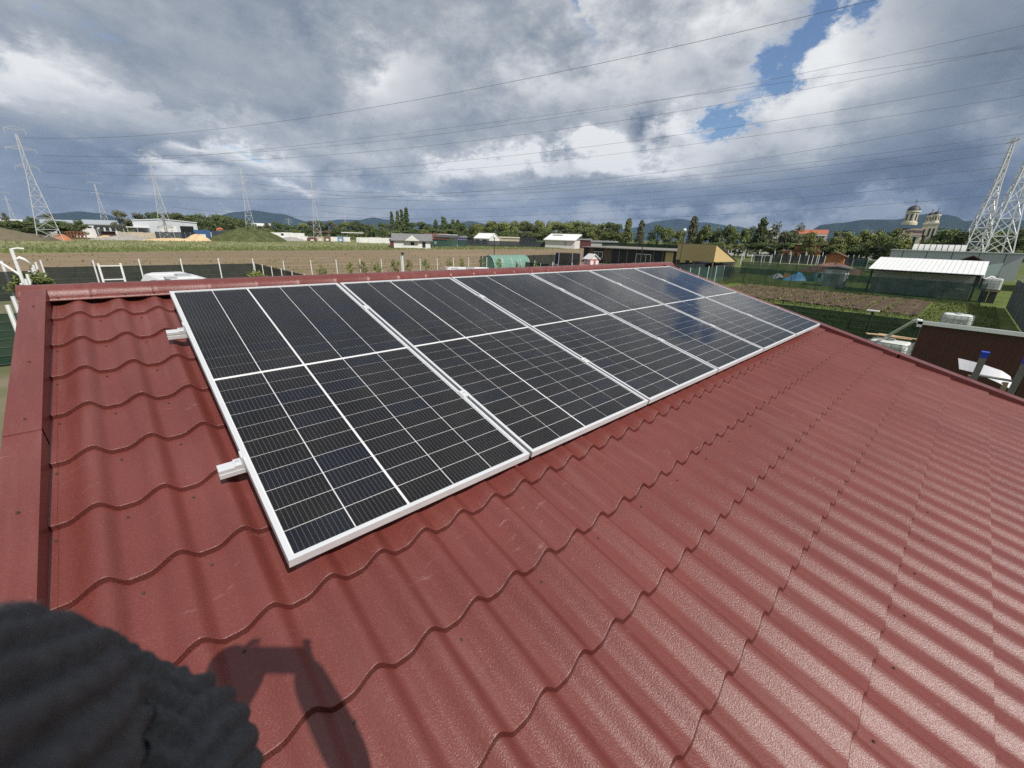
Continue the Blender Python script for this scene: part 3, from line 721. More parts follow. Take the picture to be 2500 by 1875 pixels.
for px, py in [(383, 519), (402, 517), (424, 519), (446, 522), (468, 527), (490, 524), (508, 521), (528, 523), (548, 526), (566, 529), (584, 531), (602, 535), (622, 545)]:
    tree(px, py, 268 + TRR.uniform(-6, 14), 'dark round tree of the thick clump behind the metal barn', 'broadleaf_tree', 'round', 1, 1.15, hed)
for i, (px, py, w, li, d) in enumerate([(312, 515, 1.1, 3, 235), (345, 521, 1.0, 3, 250), (196, 536, 1.4, 1, 190), (135, 522, .8, 3, 330), (91, 528, .8, 1, 320), (28, 520, .7, 3, 330)]):
    tree(px, py, d, ['olive-brown bare-looking tree left of the metal barn', 'thin greyish tree just left of the barn roof', 'dark bush in front of the long warehouse', 'thin tree right of the big left pylon', 'small dark tree behind the big left pylon', 'thin leafless-looking tree at the far left'][i], 'broadleaf_tree', 'round', li, w)
for i, px in enumerate([4, 24, 46, 66, 88, 112, 150, 166, 182]):
    tree(px, 541 + TRR.uniform(-3, 4), 188 + i, 'green shrub along the beige yard wall at the far left', 'shrub', 'round', 1, 2.1, 'shrubs along the yard wall', 'shrub')
# the larger trees to the right
big = [(1530, 534, 'pine', 0, .85, 210, 'tall conical tree at the right end of the tree belt'), (1562, 538, 'pine', 3, .75, 215, 'grey-green conical tree beside the tall conical one'),
       (1604, 549, 'round', 1, 1.0, 200, 'dark round tree below the distant blue hill'), (1636, 554, 'round', 0, 1.1, 205, 'olive round tree right of the dark round one under the hill'), (1660, 562, 'round', 2, 1.0, 200, 'small light green tree left of the tall pine'),
       (1688, 529, 'pine', 3, .80, 165, 'tallest pine, standing behind the chipboard lean-to'), (1712, 548, 'round', 1, .9, 170, 'dark tree tucked behind the tallest pine'), (1732, 543, 'flat', 0, .8, 165, 'slender tree between the tallest pine and the leaning tree'),
       (1768, 542, 'flat', 1, .75, 165, 'leaning dark tree above the white wall openings'), (1800, 549, 'flat', 0, .85, 170, 'olive tree with flat top right of the leaning one'), (1828, 552, 'round', 1, .9, 172, 'dark low tree left of the big double-topped tree'),
       (1855, 533, 'pine', 1, .9, 160, 'big dark double-topped tree in front of the white building'), (1902, 538, 'flat', 3, .85, 165, 'airy grey tree right of the white building'), (1926, 560, 'round', 1, .9, 170, 'dark tree left of the red roofed block'),
       (1952, 541, 'flat', 3, .80, 172, 'sparse tall tree in front of the red roof'), (1976, 565, 'round', 2, .9, 150, 'bright green bushy tree below the red roof'), (2008, 578, 'round', 0, 1.2, 175, 'low tree right below the red roofed block'),
       (2052, 557, 'flat', 0, 1.0, 160, 'wide flat-topped tree right of the red roof'), (2098, 554, 'flat', 0, 1.0, 162, 'wide tree midway between red roof and church'), (2128, 556, 'flat', 0, .9, 165, 'tree just left of the church trees'),
       (2172, 551, 'flat', 0, 1.0, 158, 'large tree in front of the left side of the church'), (2208, 577, 'round', 2, 1.0, 150, 'small bright tree before the church nave'), (2186, 590, 'round', 1, 1.3, 148, 'dark bush under the church trees'),
       (2272, 580, 'round', 1, 1.0, 150, 'dark tree right of the church towers'), (2312, 553, 'round', 0, .95, 155, 'broad tree right of the church towers'), (2342, 568, 'round', 1, 1.0, 150, 'rounded tree left of the lattice towers'),
       (2385, 560, 'round', 1, 1.0, 165, 'tree seen through the lattice towers'), (2430, 556, 'round', 0, 1.0, 170, 'tree behind the right lattice tower'), (2466, 562, 'flat', 1, .9, 150, 'tree right of the lattice towers'), (2494, 553, 'round', 1, .9, 150, 'tree at the right edge of the picture')]
for px, py, kd, li, w, d, lb in big: tree(px, py, d, lb, 'pine_tree' if kd == 'pine' else 'broadleaf_tree', kd, li, w, 'large trees on the right')
for i, px in enumerate(range(1590, 2480, 30)):
    tree(px, 590 + (px - 1590) * .014 + TRR.uniform(-3, 5), 158, 'dark undergrowth below the large trees on the right', 'bush', 'round', TRR.choice([1, 1, 0]), 1.7, 'undergrowth below the large trees', 'bush')

# ================================================================== pylons and cables
PYL = mat('pylon_steel', (.42, .43, .44), .55, .2, var=.08)
def pylon_parts(h, w, arms, bw):
    """lattice tower of height h, foot width w; arms: list of (height, reach)"""
    P = {'legs': [], 'brace': MB(), 'arms': []}
    def half(z):
        k = z / h; return w / 2 * ((1 - k / .62) * .78 + .22 if k < .62 else .22 - .16 * (k - .62) / .38)
    n = 10; zs = [h * (1 - (1 - i / n) ** 1.15) for i in range(n + 1)]
    for sx, sy in ((1, 1), (-1, 1), (-1, -1), (1, -1)):
        m_ = MB()
        for a, b in zip(zs, zs[1:]): m_.bar((sx * half(a), sy * half(a), a), (sx * half(b), sy * half(b), b), bw * 1.5)
        P['legs'].append(m_)
    co = ((1, 1), (-1, 1), (-1, -1), (1, -1))
    for a, b in zip(zs, zs[1:]):
        for q in range(4):
            c, d = co[q], co[(q + 1) % 4]; ha, hb = half(a), half(b)
            P['brace'].bar((c[0] * ha, c[1] * ha, a), (d[0] * hb, d[1] * hb, b), bw).bar((d[0] * ha, d[1] * ha, a), (c[0] * hb, c[1] * hb, b), bw)
            P['brace'].bar((c[0] * hb, c[1] * hb, b), (d[0] * hb, d[1] * hb, b), bw)
    for z, r in arms:
        m_ = MB(); hh = half(z)
        for s in (1, -1):
            for sy in (1, -1): m_.bar((s * hh, sy * hh, z), (s * r, 0, z + .1), bw * 1.1).bar((s * hh, sy * hh, z + .7), (s * r, 0, z + .2), bw * .8)
            m_.bar((s * r, 0, z + .1), (s * r, 0, z - .9), bw * .8)
            for t in (.35, .65): m_.bar((s * (hh + (r - hh) * t), -hh * (1 - t), z), (s * (hh + (r - hh) * t), hh * (1 - t), z), bw * .7)
        P['arms'].append(m_)
    return P
def pylon(px, py_top, dist, label, w=6.0, arms=None, bw=.16, rz=None, base=None, steel=None):
    b = base_at(px, dist) if base is None else base; h = height_to(px, py_top, dist)
    arms = arms or [(h * .66, 6.2), (h * .78, 7.4), (h * .90, 5.6)]
    t = thing('lattice_pylon', label, 'pylon', b, face(px) if rz is None else rz, 'power line pylons')
    P = pylon_parts(h, w, arms, bw); steel = steel or PYL
    for m_ in P['legs']: m_.build('leg', steel, t)
    tag(P['brace'].build('lattice_bracing', steel, t), kind='stuff')
    for m_ in P['arms']: m_.build('cross_arm', steel, t)
    return b, h
pylon(124, 338, 165, 'largest of the left pylons, near the earth mounds', 4.6, [(17.0, 2.0), (21.0, 2.5), (25.2, 1.7)], .085)
pylon(50, 480, 520, 'small distant pylon at the far left', 4.2, [(20, 2.2), (25, 2.8), (29, 2)], .12)
pylon(269, 452, 330, 'pylon above the long grey warehouse', 4.2, [(20, 2.2), (25, 2.6), (29, 2)], .10)
pylon(411, 388, 200, 'pylon standing in front of the metal barn', 4.3, [(19.5, 2.4), (24, 3.0), (28, 2.2)], .085)
pylon(617, 411, 235, 'pylon rising behind the overgrown green mound', 4.3, [(20, 2.4), (24.5, 3.0), (29, 2.4)], .09)
pylon(777, 438, 262, 'pylon rising out of the far wood left of the poplars', 4.3, [(20, 2.4), (24.5, 3.0), (28.5, 2.2)], .095)
pylon(848, 500, 800, 'faint tiny pylon between the far wood and the poplars', 4, None, .18)
pylon(711, 532, 1000, 'tiniest pylon on the skyline left of the wood pylon', 4, None, .18)
pylon(2383, 345, 150, 'left one of the two big lattice towers at the right edge', 4.8, [(27.0, 2.6)], .13, .35, steel=mat('pylon_bright_steel', (.66, .67, .68), .5, .2))
pylon(2436, 262, 142, 'right one of the two big lattice towers, cut by the picture edge', 5.4, [(26, 3.5), (31, 4.0), (36, 3.5)], .13, .35, steel=mat('pylon_bright_steel', (.66, .67, .68), .5, .2))
WIRE = mat('cable_dark', (.10, .105, .115), .6, .3)
cables = [((55, 336), (1250, 199), (2134, 0), 1.07, 'topmost cable, running out of the top of the picture'), ((100, 379), (1250, 304), (2500, 62), 1.06, 'cable second from the top at the right edge'),
          ((373, 390), (1250, 292), (2500, 116), 1.05, 'cable starting at the barn pylon, crossing the blue gap'), ((104, 395), (1250, 332), (2500, 111), 1.05, 'cable just below the crossing pair over the blue gap'),
          ((110, 420), (1250, 380), (2500, 190), 1.05, 'cable under the lower tip of the blue gap'), ((600, 428), (1250, 403), (2500, 233), 1.05, 'cable across the bright cumulus'),
          ((110, 455), (1250, 460), (2500, 273), 1.04, 'cable across the grey cloud just above the tower tops'), ((600, 445), (1250, 464), (2500, 326), 1.04, 'cable passing near the left lattice tower top'),
          ((640, 462), (1250, 473), (2478, 347), 1.0, 'cable ending at the top of the left lattice tower'), ((765, 470), (1250, 489), (2470, 372), 1.0, 'cable ending below the top of the left lattice tower'),
          ((770, 500), (1250, 507), (2450, 408), 1.0, 'low cable above the far trees ending mid tower'), ((415, 505), (1250, 527), (2430, 438), 1.0, 'lowest long cable over the tree tops'),
          ((780, 515), (1500, 536), (2425, 478), 1.0, 'lowest right cable passing above the church')]
for i, (a, b, c, ext, lb) in enumerate(cables):
    L_ = at(*a, 165 + 14 * (i % 3) if a[0] < 200 else 215); R_ = at(*c, 108 if c[0] > 2300 else 60)
    # sag from the middle point
    best = None
    for k in range(1, 400):
        t = k / 400; q = L_ + (R_ - L_) * t
        if (q - CAM).dot(FWD) < 1: continue
        x_ = pix(q)[0]
        if best is None or abs(x_ - b[0]) < best[0]: best = (abs(x_ - b[0]), t, q)
    t, q = best[1], best[2]; hd = math.hypot(q.x - CAM.x, q.y - CAM.y); want = at(b[0], b[1], hd).z; sag = max(-3, (q.z - want) / (4 * t * (1 - t)))
    pts = [L_ + (R_ - L_) * (k / 36 * ext) - Vector((0, 0, 4 * sag * (k / 36 * ext) * (1 - k / 36 * ext))) for k in range(37)]
    rad = [max(.02, .00017 * (p - CAM).length) for p in pts]
    tag(MB().tube(pts, rad, 4).build('power_cable', WIRE), lb, 'cable', 'overhead power cables')

# ================================================================== fences
NETD = net_mat('shade_net_black_green', (.020, .030, .027), .10); NETG = net_mat('shade_net_green', (.028, .075, .060), .30); NETK = net_mat('shade_net_charcoal', (.030, .036, .042), .08)
NETL = net_mat('shade_net_dense_green', (.018, .044, .028), .09); NETB = net_mat('shade_net_grey', (.075, .090, .095), .05)
DPOST = mat('dark_green_post', (.015, .030, .024), .6)
WIREM = mat('fence_wire', (.10, .14, .13), .6, .2)
def fence(label, p0, p1, n, hn, hp, net, post, name='net_fence', pw=.06, group='net fences around the plots', wires=5, nets=True, z0=0.05, skip=()):
    a = Vector((p0[0], p0[1], ZG)); b = Vector((p1[0], p1[1], ZG)); d = b - a; L_ = d.length; t = thing(name, label, 'fence', a, math.atan2(d.y, d.x), group)
    rr = random.Random(int(L_ * 10)); xs = [L_ * i / n for i in range(n + 1)]
    for i, x in enumerate(xs):
        if i in skip: continue
        h_ = hp + rr.uniform(-.04, .05); lean = rr.uniform(-.012, .012)
        MB().tube([(x, 0, 0), (x + lean * h_, rr.uniform(-.012, .012) * h_, h_)], pw / 2, 6).build('post', post, t)
    if nets:
        for x0, x1 in zip(xs, xs[1:]):
            m_ = MB(); k = 6; V = []
            for i in range(k + 1):
                s = i / k; sg = -.03 * math.sin(math.pi * s) + rr.uniform(-.008, .008); by = .05 + .015 * math.sin(s * 9)
                V += [(x0 + (x1 - x0) * s, by, z0), (x0 + (x1 - x0) * s, by + rr.uniform(-.01, .01), hn + sg)]
            m_.add(V, [(2 * i, 2 * i + 2, 2 * i + 3, 2 * i + 1) for i in range(k)]); m_.build('net_panel', net, t)
    if wires:
        m_ = MB()
        for i in range(wires): z = .1 + (hn - .12) * i / max(1, wires - 1); m_.bar((0, .03, z), (L_, .03, z), .012)
        m_.build('fence_wire', WIREM, t)
    return t
WP = mat('white_post', (.74, .74, .72), .5, var=.06, vscale=8)
fence('dark net fence with white posts behind the caravan', (-3.9, 37.2), (8.0, 37.2), 5, 1.7, 2.1, NETD, WP, pw=.09)
fence('dark net fence running from behind the caravan towards the house', (8.0, 37.0), (8.8, 14.0), 10, 1.72, 1.75, NETD, WP, pw=.06)
fence('close row of white posts with dark net left of the caravan', (-4.1, 36.4), (-2.9, 15.5), 9, 1.65, 2.05, NETD, WP, pw=.11)
fence('dark net fence at the far left edge beyond the white pipe', (-22, 34.2), (-4.2, 34.2), 7, 1.7, 1.8, NETD, DPOST)
q0, q1 = G(0, 768, 1.7), G(46, 764, 1.7)
fence('green mesh fence low at the left, seen past the roof verge', (q0.x - 8, q0.y), (q1.x + 3.5, q1.y + .3), 5, 1.7, 1.9, NETL, WP, pw=.09, wires=7)
fence('row of bare white posts along the ploughed field', (9.9, 35.8), (32.5, 37.4), 10, 1.75, 1.95, NETD, WP, 'post_and_wire_fence', .075, wires=4, nets=False)
fence('fence with white posts before the green polytunnel and trampoline', (33.3, 37.6), (35.6, 20.5), 7, 1.7, 1.9, NETD, WP, pw=.075, nets=False)
fence('dark net panels in front of the trampoline', (34.2, 31.8), (35.6, 20.5), 5, 1.68, 1.7, NETD, WP, pw=.05)
fence('tall dark net fence behind the polytunnel', (35.0, 41.0), (53.5, 43.6), 8, 1.82, 1.85, NETD, DPOST)
fence('black net fence below the chipboard lean-to', (45.5, 20.4), (66, 20.6), 8, 1.8, 1.8, NETK, DPOST)
fence('see-through green net fence with white posts beyond the roof corner', (36, 16.2), (52.4, 16.7), 7, 1.8, 1.9, NETG, WP, pw=.075)
fence('long see-through green net fence along the garden bed', (52.3, 16.6), (52.1, -4.4), 9, 1.78, 1.95, NETG, DPOST, pw=.07, wires=2)
fence('dense green mesh fence in front of the lawn', (22.8, 8.5), (22.9, -2.6), 5, 1.7, 1.72, NETL, DPOST, wires=9)
fence('grey net fence along the right side of the lawn', (26, -6.5), (52, -5.95), 10, 2.3, 2.4, NETB, GALV, wires=2)
fence('second green net fence behind the garden fence', (70, 21), (69.5, 1.5), 8, 1.8, 1.95, NETG, DPOST, pw=.07, wires=2)
fence('long black net fence below the white wall', (175, 62), (212, 54), 10, 2.6, 2.9, NETK, GALV, wires=3)
fence('dark fence in front of the orange wooden house', (120, 36), (126, 14), 8, 2.0, 2.0, NETK, DPOST)
fence('green mesh fence behind the little wooden hut', (110, 14), (112, -2), 7, 1.9, 1.95, NETG, GALV)
fence('long black fence across the far end of the field', (107, 196), (72, 126), 8, 2.9, 2.9, NETK, DPOST, wires=2)
fence('green net in front of the small white house with grey roof', (68, 127), (100, 132), 8, 2.4, 2.4, NETG, DPOST)
fence('black fence leading to the white shed in the field', (99, 150), (131, 134.5), 8, 2.4, 2.4, NETK, DPOST, wires=2)
fence('black net corner before the white shed', (131, 134.5), (153, 137), 6, 2.5, 2.5, NETK, DPOST, wires=2)
fence('pale see-through net in front of the white shed', (153.3, 136), (176, 139), 6, 1.7, 1.9, NETG, GALV)
fence('dark net fence between the barn and the white shed', (150, 195), (172, 165), 6, 4.2, 4.2, NETK, DPOST, wires=2)
fence('dark net fence right of the white shed', (178, 152), (214, 150), 6, 3.6, 3.6, NETK, DPOST, wires=2)
fence('green net fence behind the black cabin', (96, 66), (97, 45), 7, height_to(1490, 592, 118), height_to(1490, 591, 118), NETL, DPOST, wires=2)
# rows of white posts on the far plot
for i, (a, b, n, h_, lb) in enumerate([((99, 31.5), (126, 22), 9, 2.2, 'nearest row of white posts on the far right plot'), ((116, 41), (132, 24), 6, 2.6, 'middle row of white posts on the far right plot'), ((134, 47), (140, 22), 7, 2.8, 'rear row of white posts on the far right plot'), ((112, 21.5), (134, 17), 8, 2.4, 'close group of white posts left of the wooden hut')]):
    fence(lb, a, b, n, 1.5, h_, NETG, WP, 'post_row', .13, 'rows of white posts', 0, False)

def box_thing(name, label, cat, px=None, loc=None, rz=0.0, group=None): return thing(name, label, cat, loc, rz, group)

# ================================================================== near objects left of the house
def lerp(a, b, t): return a + (b - a) * t
# white gate posts with two rails
t = thing('gate', 'white steel gate frame with two rails in front of the net fence', 'gate', (-1.15, 31.9, ZG))
for x in (0, .98): MB().box(x - .05, x + .05, -.05, .05, 0, 2.2).build('gate_post', WP, t)
for z in (1.25, 2.05): MB().box(.05, .93, -.025, .025, z - .03, z + .03).build('gate_rail', WP, t)
# poles at the left edge
pt = at(3, 637, 40.5); hp_ = pt.z - ZG
t = thing('white_pipe', 'leaning white pipe standing left of the roof corner', 'pipe', (pt.x, pt.y, ZG))
MB().tube([(0, 0, 0), (0, 0, hp_)], .075, 8).build('pipe_shaft', WP, t); MB().box(-.16, .16, -.16, .16, 0, .05).build('foot_plate', WP, t)
pt = at(27, 607, 32.0); hp_ = pt.z - ZG
t = thing('forked_pole', 'white forked pole with a rag tied to it, left of the ridge', 'pole', (pt.x, pt.y, ZG))
MB().tube([(0, 0, 0), (0, 0, hp_)], .07, 8).build('pole_shaft', WP, t); MB().tube([(0, 0, hp_ - 1.25), (-.85, .2, hp_ - .25)], .055, 8).build('fork_arm', WP, t)
MB().tube([(0, 0, hp_ - .02), (.2, 0, hp_ + .02), (.42, 0, hp_)], .04, 6).build('top_bar', WP, t)
rag = MB(); rag.tube([(.05, -.05, hp_ - .5), (.17, -.04, hp_ - .42), (.30, -.05, hp_ - .5), (.40, -.04, hp_ - .62), (.50, -.05, hp_ - .75)], [.05, .08, .07, .04, .015], 7); rag.build('rag', mat('white_cloth', (.75, .75, .72), .9), t, True)
# caravan
def caravan(label, x, y, rz, L_=4.6, w=2.15, h=2.5):
    t = thing('caravan', label, 'caravan', (x, y, ZG), rz); B = mat('caravan_shell', (.72, .72, .70), .4, var=.05, vscale=1.5)
    pr = [(0, .45), (L_, .45), (L_, 1.5), (L_ - .12, 2.05), (L_ - .45, 2.35), (L_ - .9, h), (.45, h), (.2, h - .06), (0, h - .35)]
    MB().prism(pr, -w / 2, w / 2, 'y').build('shell', B, t)
    dark = mat('tinted_window', (.02, .025, .03), .1)
    for x0, x1 in ((L_ * .14, L_ * .34), (L_ * .5, L_ * .72)):
        for s in (-1, 1): MB().box(x0, x1, min(s * w / 2, s * (w / 2 + .012)), max(s * w / 2, s * (w / 2 + .012)), 1.35, 1.9).build('window', dark, t)
    MB().box(L_ + .003, L_ + .015, -.7, .7, 1.0, 1.46).build('window', dark, t)
    MB().box(L_ * .36, L_ * .36 + .45, -.3, .25, h + .003, h + .07).build('roof_hatch', mat('grey_hatch', (.35, .36, .37), .4), t)
    MB().box(L_ * .12, L_ * .12 + .35, -w * .3, -w * .3 + .4, h + .003, h + .06).build('roof_hatch', mat('grey_hatch', (.35, .36, .37), .4), t)
    for s in (-1, 1):
        MB().tube([(L_ * .5, s * (w / 2 - .25), .33), (L_ * .5, s * (w / 2 - .02), .33)], .33, 14).build('wheel', mat('tyre', (.02, .02, .02), .8), t)
        MB().tube([(0.1, s * .95, h + .004), (L_ - 1, s * .95, h + .004)], .015, 6).build('gutter_rail', B, t)
    MB().tube([(0, 0, .5), (-.9, 0, .48)], .05, 6).build('drawbar', GALV, t)
caravan('white caravan parked behind the ridge at the left', .55, 18.35, .12, 2.35, 4.2)
cv = G(1084, 655, 2.55); caravan('white caravan roof just above the ridge near the saplings', cv.x, cv.y, -.55, 3.6, 2.0, 2.55)
# CCTV pole
t = thing('camera_pole', 'white pole with a black security camera on top by the posts', 'pole', (19.2, 32.6, ZG))
MB().tube([(0, 0, 0), (0, 0, 2.55)], .075, 8).build('pole_shaft', WP, t); MB().box(-.08, .08, -.2, .1, 2.56, 2.72).build('security_camera', mat('black_plastic', (.015, .015, .016), .4), t); MB().box(-.28, -.1, -.05, .05, 2.15, 2.42).build('junction_box', mat('grey_hatch', (.35, .36, .37), .4), t)
# saplings along the field fence
SL = LEAF[2]
for i, (px, py, d_, lb) in enumerate([(775, 648, 37, 'first sapling behind the ridge, left of the others'), (848, 645, 39, 'second sapling from the left by the bare white posts'), (880, 650, 40, 'third sapling from the left by the bare white posts'), (917, 638, 41, 'tall thin sapling, fourth by the bare white posts'), (960, 646, 42, 'broad sapling, fifth by the bare white posts'),
                                  (995, 648, 43, 'sixth sapling by the bare white posts'), (1036, 642, 44, 'small sapling left of the camera pole'), (1095, 640, 46, 'small sapling right of the camera pole'), (1126, 646, 47, 'sapling above the second caravan'), (1176, 632, 50, 'bushy sapling left of the polytunnel'), (1219, 628, 48, 'sapling in front of the polytunnel'), (1267, 634, 46, 'bright sapling right of the polytunnel'), (1308, 634, 45, 'dark sapling before the black net')]):
    tree(px, py + 3, d_, lb, 'sapling', 'young', 2 if i % 3 else 0, .55 if i != 4 else .8, 'saplings along the plot fence', 'sapling')
tree(44, 672, 33, 'green bush behind the roof corner at the far left', 'bush', 'round', 0, 1.3, None, 'bush')
tree(610, 676, 30, 'pale clipped bush at the corner of the dark net fence', 'bush', 'round', 2, 1.0, None, 'bush')
# ---------------------------------------------------------------- polytunnel, trampoline, playhouse
t = thing('polytunnel', 'pale green polytunnel greenhouse beside the dark net fence', 'greenhouse', (34.6, 38.9, ZG))
FILM = net_mat('green_film', (.20, .36, .29), .22); n = 12; V = []; F = []
for j in range(9):
    for i in range(n + 1):
        a = math.pi * i / n; r = 1.0 + (.02 if j % 2 else 0); V.append((j * .78, -1.35 * math.cos(a) * r, .05 + 2.0 * math.sin(a) ** .8 * r))
for j in range(8):
    for i in range(n): q = j * (n + 1) + i; F.append((q, q + 1, q + n + 2, q + n + 1))
MB().add(V, F).build('film_cover', FILM, t, True)
for x in (0.0, 6.24): MB().add([(x, -1.35 * math.cos(math.pi * i / n), .05 + 2.0 * math.sin(math.pi * i / n) ** .8) for i in range(n + 1)], [tuple(range(n + 1))]).build('end_panel', FILM, t)
for j in range(0, 9, 2): MB().tube([(j * .78, -1.37 * math.cos(math.pi * i / n), .05 + 2.03 * math.sin(math.pi * i / n) ** .8) for i in range(n + 1)], .02, 6).build('hoop', GALV, t)
t = thing('trampoline', 'round trampoline with tall black safety net and blue poles', 'trampoline', (44.2, 33.9, ZG))
MB().lathe([(0, .78), (1.5, .78), (1.55, .82), (1.85, .82), (1.87, .72), (1.55, .70)], 24).build('jump_mat', mat('black_mat', (.012, .013, .016), .7), t)
BLK = net_mat('black_mesh', (.012, .013, .016), .25)
MB().lathe([(1.62, .84), (1.66, 1.7), (1.62, 2.5)], 24).build('safety_net', BLK, t)
for k in range(6):
    a = k * 1.047; MB().tube([(1.78 * math.cos(a), 1.78 * math.sin(a), 0), (1.76 * math.cos(a), 1.76 * math.sin(a), 2.6)], .035, 6).build('net_pole', mat('lilac_foam', (.42, .42, .60), .7), t)
t = thing('playhouse', 'white and pink toy playhouse with slide beside the trampoline', 'playhouse', (49.6, 34.0, ZG), -.35)
PINK = mat('pink_wood', (.42, .10, .13), .6); WW = mat('white_boards', (.74, .73, .72), .6)
for x in (-.75, .75):
    for y in (-.65, .65): MB().box(x - .05, x + .05, y - .05, y + .05, 0, .6).build('leg', PINK, t)
MB().box(-.85, .85, -.75, .75, .6, .68).build('deck', PINK, t)
for a in ((-.8, .8, -.72, -.68), (-.8, .8, .68, .72), (-.82, -.78, -.68, .68), (.78, .82, -.68, .68)): MB().box(*a, .68, 1.68).build('wall', PINK, t)
for a in ((-.62, -.12, -.745, -.725), (.22, .7, -.745, -.725)): MB().box(*a, .8, 1.5).build('shutter', WW, t)
for y0, y1 in ((-.6, -.1), (.15, .6)): MB().box(-.845, -.825, y0, y1, .8, 1.5).build('shutter', WW, t)
MB().prism([(-.95, 1.6), (-.95, 1.68), (0, 2.4), (.95, 1.68), (.95, 1.6), (0, 2.3)], -.9, .9, 'y').build('roof', WW, t)
MB().prism([(-.8, 1.68), (.8, 1.68), (0, 2.27)], -.72, -.68, 'y').build('gable', WW, t)
sl = MB(); sl.add([(-.85, -.25, .7), (-.85, .25, .7), (-3.4, -.25, .55), (-3.4, .25, .55), (-.85, -.25, .95), (-.85, .25, .95), (-3.4, -.25, .8), (-3.4, .25, .8)], [(0, 2, 3, 1), (0, 4, 6, 2), (1, 3, 7, 5)]); o = sl.build('slide', mat('rose_plastic', (.62, .22, .26), .5), t)
o.modifiers.new('t', 'SOLIDIFY').thickness = .03
MB().box(-3.55, -3.35, -.3, .3, 0, 1.2).build('slide_post', mat('rose_plastic', (.62, .22, .26), .5), t)
# ---------------------------------------------------------------- IBC tanks
BOT = mat('milky_plastic', (.70, .73, .68), .35, spec=.5, var=.04)
def ibc(label, x, y, z=0.0, rz=0.0, lid=True):
    t = thing('water_tank', label, 'water tank', (x, y, ZG + z), rz, 'caged white water tanks')
    b = MB(); V = []; F = []; nz = [(.16, .90), (.2, 1.0), (.95, 1.0), (1.06, .97), (1.10, .86)]
    for zz, k in nz:
        for i in range(16):
            a = 2 * math.pi * i / 16; c, s = math.cos(a), math.sin(a); e = .28
            V.append((.57 * k * math.copysign(abs(c) ** e, c), .47 * k * math.copysign(abs(s) ** e, s), zz))
    for j in range(len(nz) - 1):
        for i in range(16): i2 = (i + 1) % 16; F.append((j * 16 + i, j * 16 + i2, (j + 1) * 16 + i2, (j + 1) * 16 + i))
    F.append(tuple(range((len(nz) - 1) * 16, len(nz) * 16))); b.add(V, F).build('tank_bottle', BOT, t, False)
    MB().lathe([(.14, 1.10), (.14, 1.15), (.11, 1.17), (0, 1.17)], 12).build('screw_lid', mat('grey_hatch', (.35, .36, .37), .4), t)
    c = MB()
    CAGE = mat('cage_steel', (.30, .31, .32), .5, .4)
    for zz in (.20, .42, .64, .86, 1.06): c.tube([(-.6, -.5, zz), (.6, -.5, zz), (.6, .5, zz), (-.6, .5, zz), (-.6, -.5, zz)], .011, 5, False)
    for k in range(6):
        x_ = -.6 + .24 * k
        for s in (-.5, .5): c.tube([(x_, s, .14), (x_, s, 1.06)], .011, 5)
    for k in range(1, 4):
        y_ = -.5 + .25 * k
        for s in (-.6, .6): c.tube([(s, y_, .14), (s, y_, 1.06)], .011, 5)
    c.build('wire_cage', CAGE, t); p = MB().box(-.6, .6, -.5, .5, .11, .14)
    for y_ in (-.45, 0, .45): p.box(-.6, .6, y_ - .05, y_ + .05, 0, .108)
    p.build('pallet', mat('pallet_wood', (.30, .22, .14), .8), t); return t
ibc('caged white tank behind the ridge below the trampoline', 40.5, 33.0, .1, .1)
ibc('caged white tank on the lawn above the brown shed roof', 32.8, -3.5, 0, math.pi / 2 + .05)
ibc('caged tank with boards on top, next to the roof verge', 20.7, -2.05, 0, math.pi / 2 - .05)
ibc('caged tank raised on blocks beside the white roofed shed', 56.2, -4.75, 1.0, math.pi / 2)
t = thing('tank_stand', 'dark block stand under the raised tank', 'stand', (56.2, -4.75, ZG))
for y in (-.5, .02): MB().box(-.45, .45, y, y + .46, 0, .97).build('block_pier', mat('dark_blockwork', (.05, .05, .05), .9), t)
MB().box(-.5, .5, -.55, .55, .972, .998).build('platform', mat('dark_blockwork', (.05, .05, .05), .9), t)
PLY = mat('plywood', (.50, .34, .19), .8, var=.15, vscale=4)
t = thing('plank_stack', 'loose plywood boards lying on the caged tank', 'boards', (20.7, -2.05, ZG + 1.178))
for i, (x, y, a, w, l) in enumerate(((.25, .1, .1, .18, 1.3), (.42, -.15, -.05, .16, 1.2), (.1, .35, .45, .2, .9), (-.15, .2, .2, .12, .8))):
    o = MB().box(-w / 2, w / 2, -l / 2, l / 2, 0, .022).build('board', PLY, t, loc=(x, y, .003 + i * .024), rot=(0, 0, a))
# ---------------------------------------------------------------- brown shed, downpipe, ladder, sheet
BRN = mat('brown_sheet_metal', (.090, .027, .023), .5, var=.12, vscale=3)
t = thing('brown_shed', 'dark brown metal shed with white roof edge at the right', 'shed', (17.6, -2.85, ZG))
for y0, y1 in ((-4.6, -2.35), (-2.33, 0)):
    w_ = MB()
    k = int((y1 - y0) / .12)
    pts = []
    for i in range(k * 2 + 1):
        y = y0 + (y1 - y0) * i / (k * 2); pts.append((y, .0 if i % 2 else -.018))
    V = [(b, a, 0) for a, b in pts] + [(b, a, 2.25) for a, b in pts]; n = len(pts)
    w_.add(V, [(i + 1, i, n + i, n + i + 1) for i in range(n - 1)]); w_.build('wall_panel', BRN, t)
MB().box(0.01, 1.6, -.03, .0, 0, 2.05).build('side_wall', BRN, t); MB().box(1.57, 1.6, -4.6, -.035, 0, 2.05).build('rear_wall', BRN, t)
rf = MB().prism([(-.12, 2.27), (1.7, 2.09), (1.7, 2.13), (-.12, 2.31)], -4.75, .12, 'y').build('roof', mat('grey_bitumen_felt', (.20, .20, .20), .9, var=.3, vscale=7, bump=.6), t)
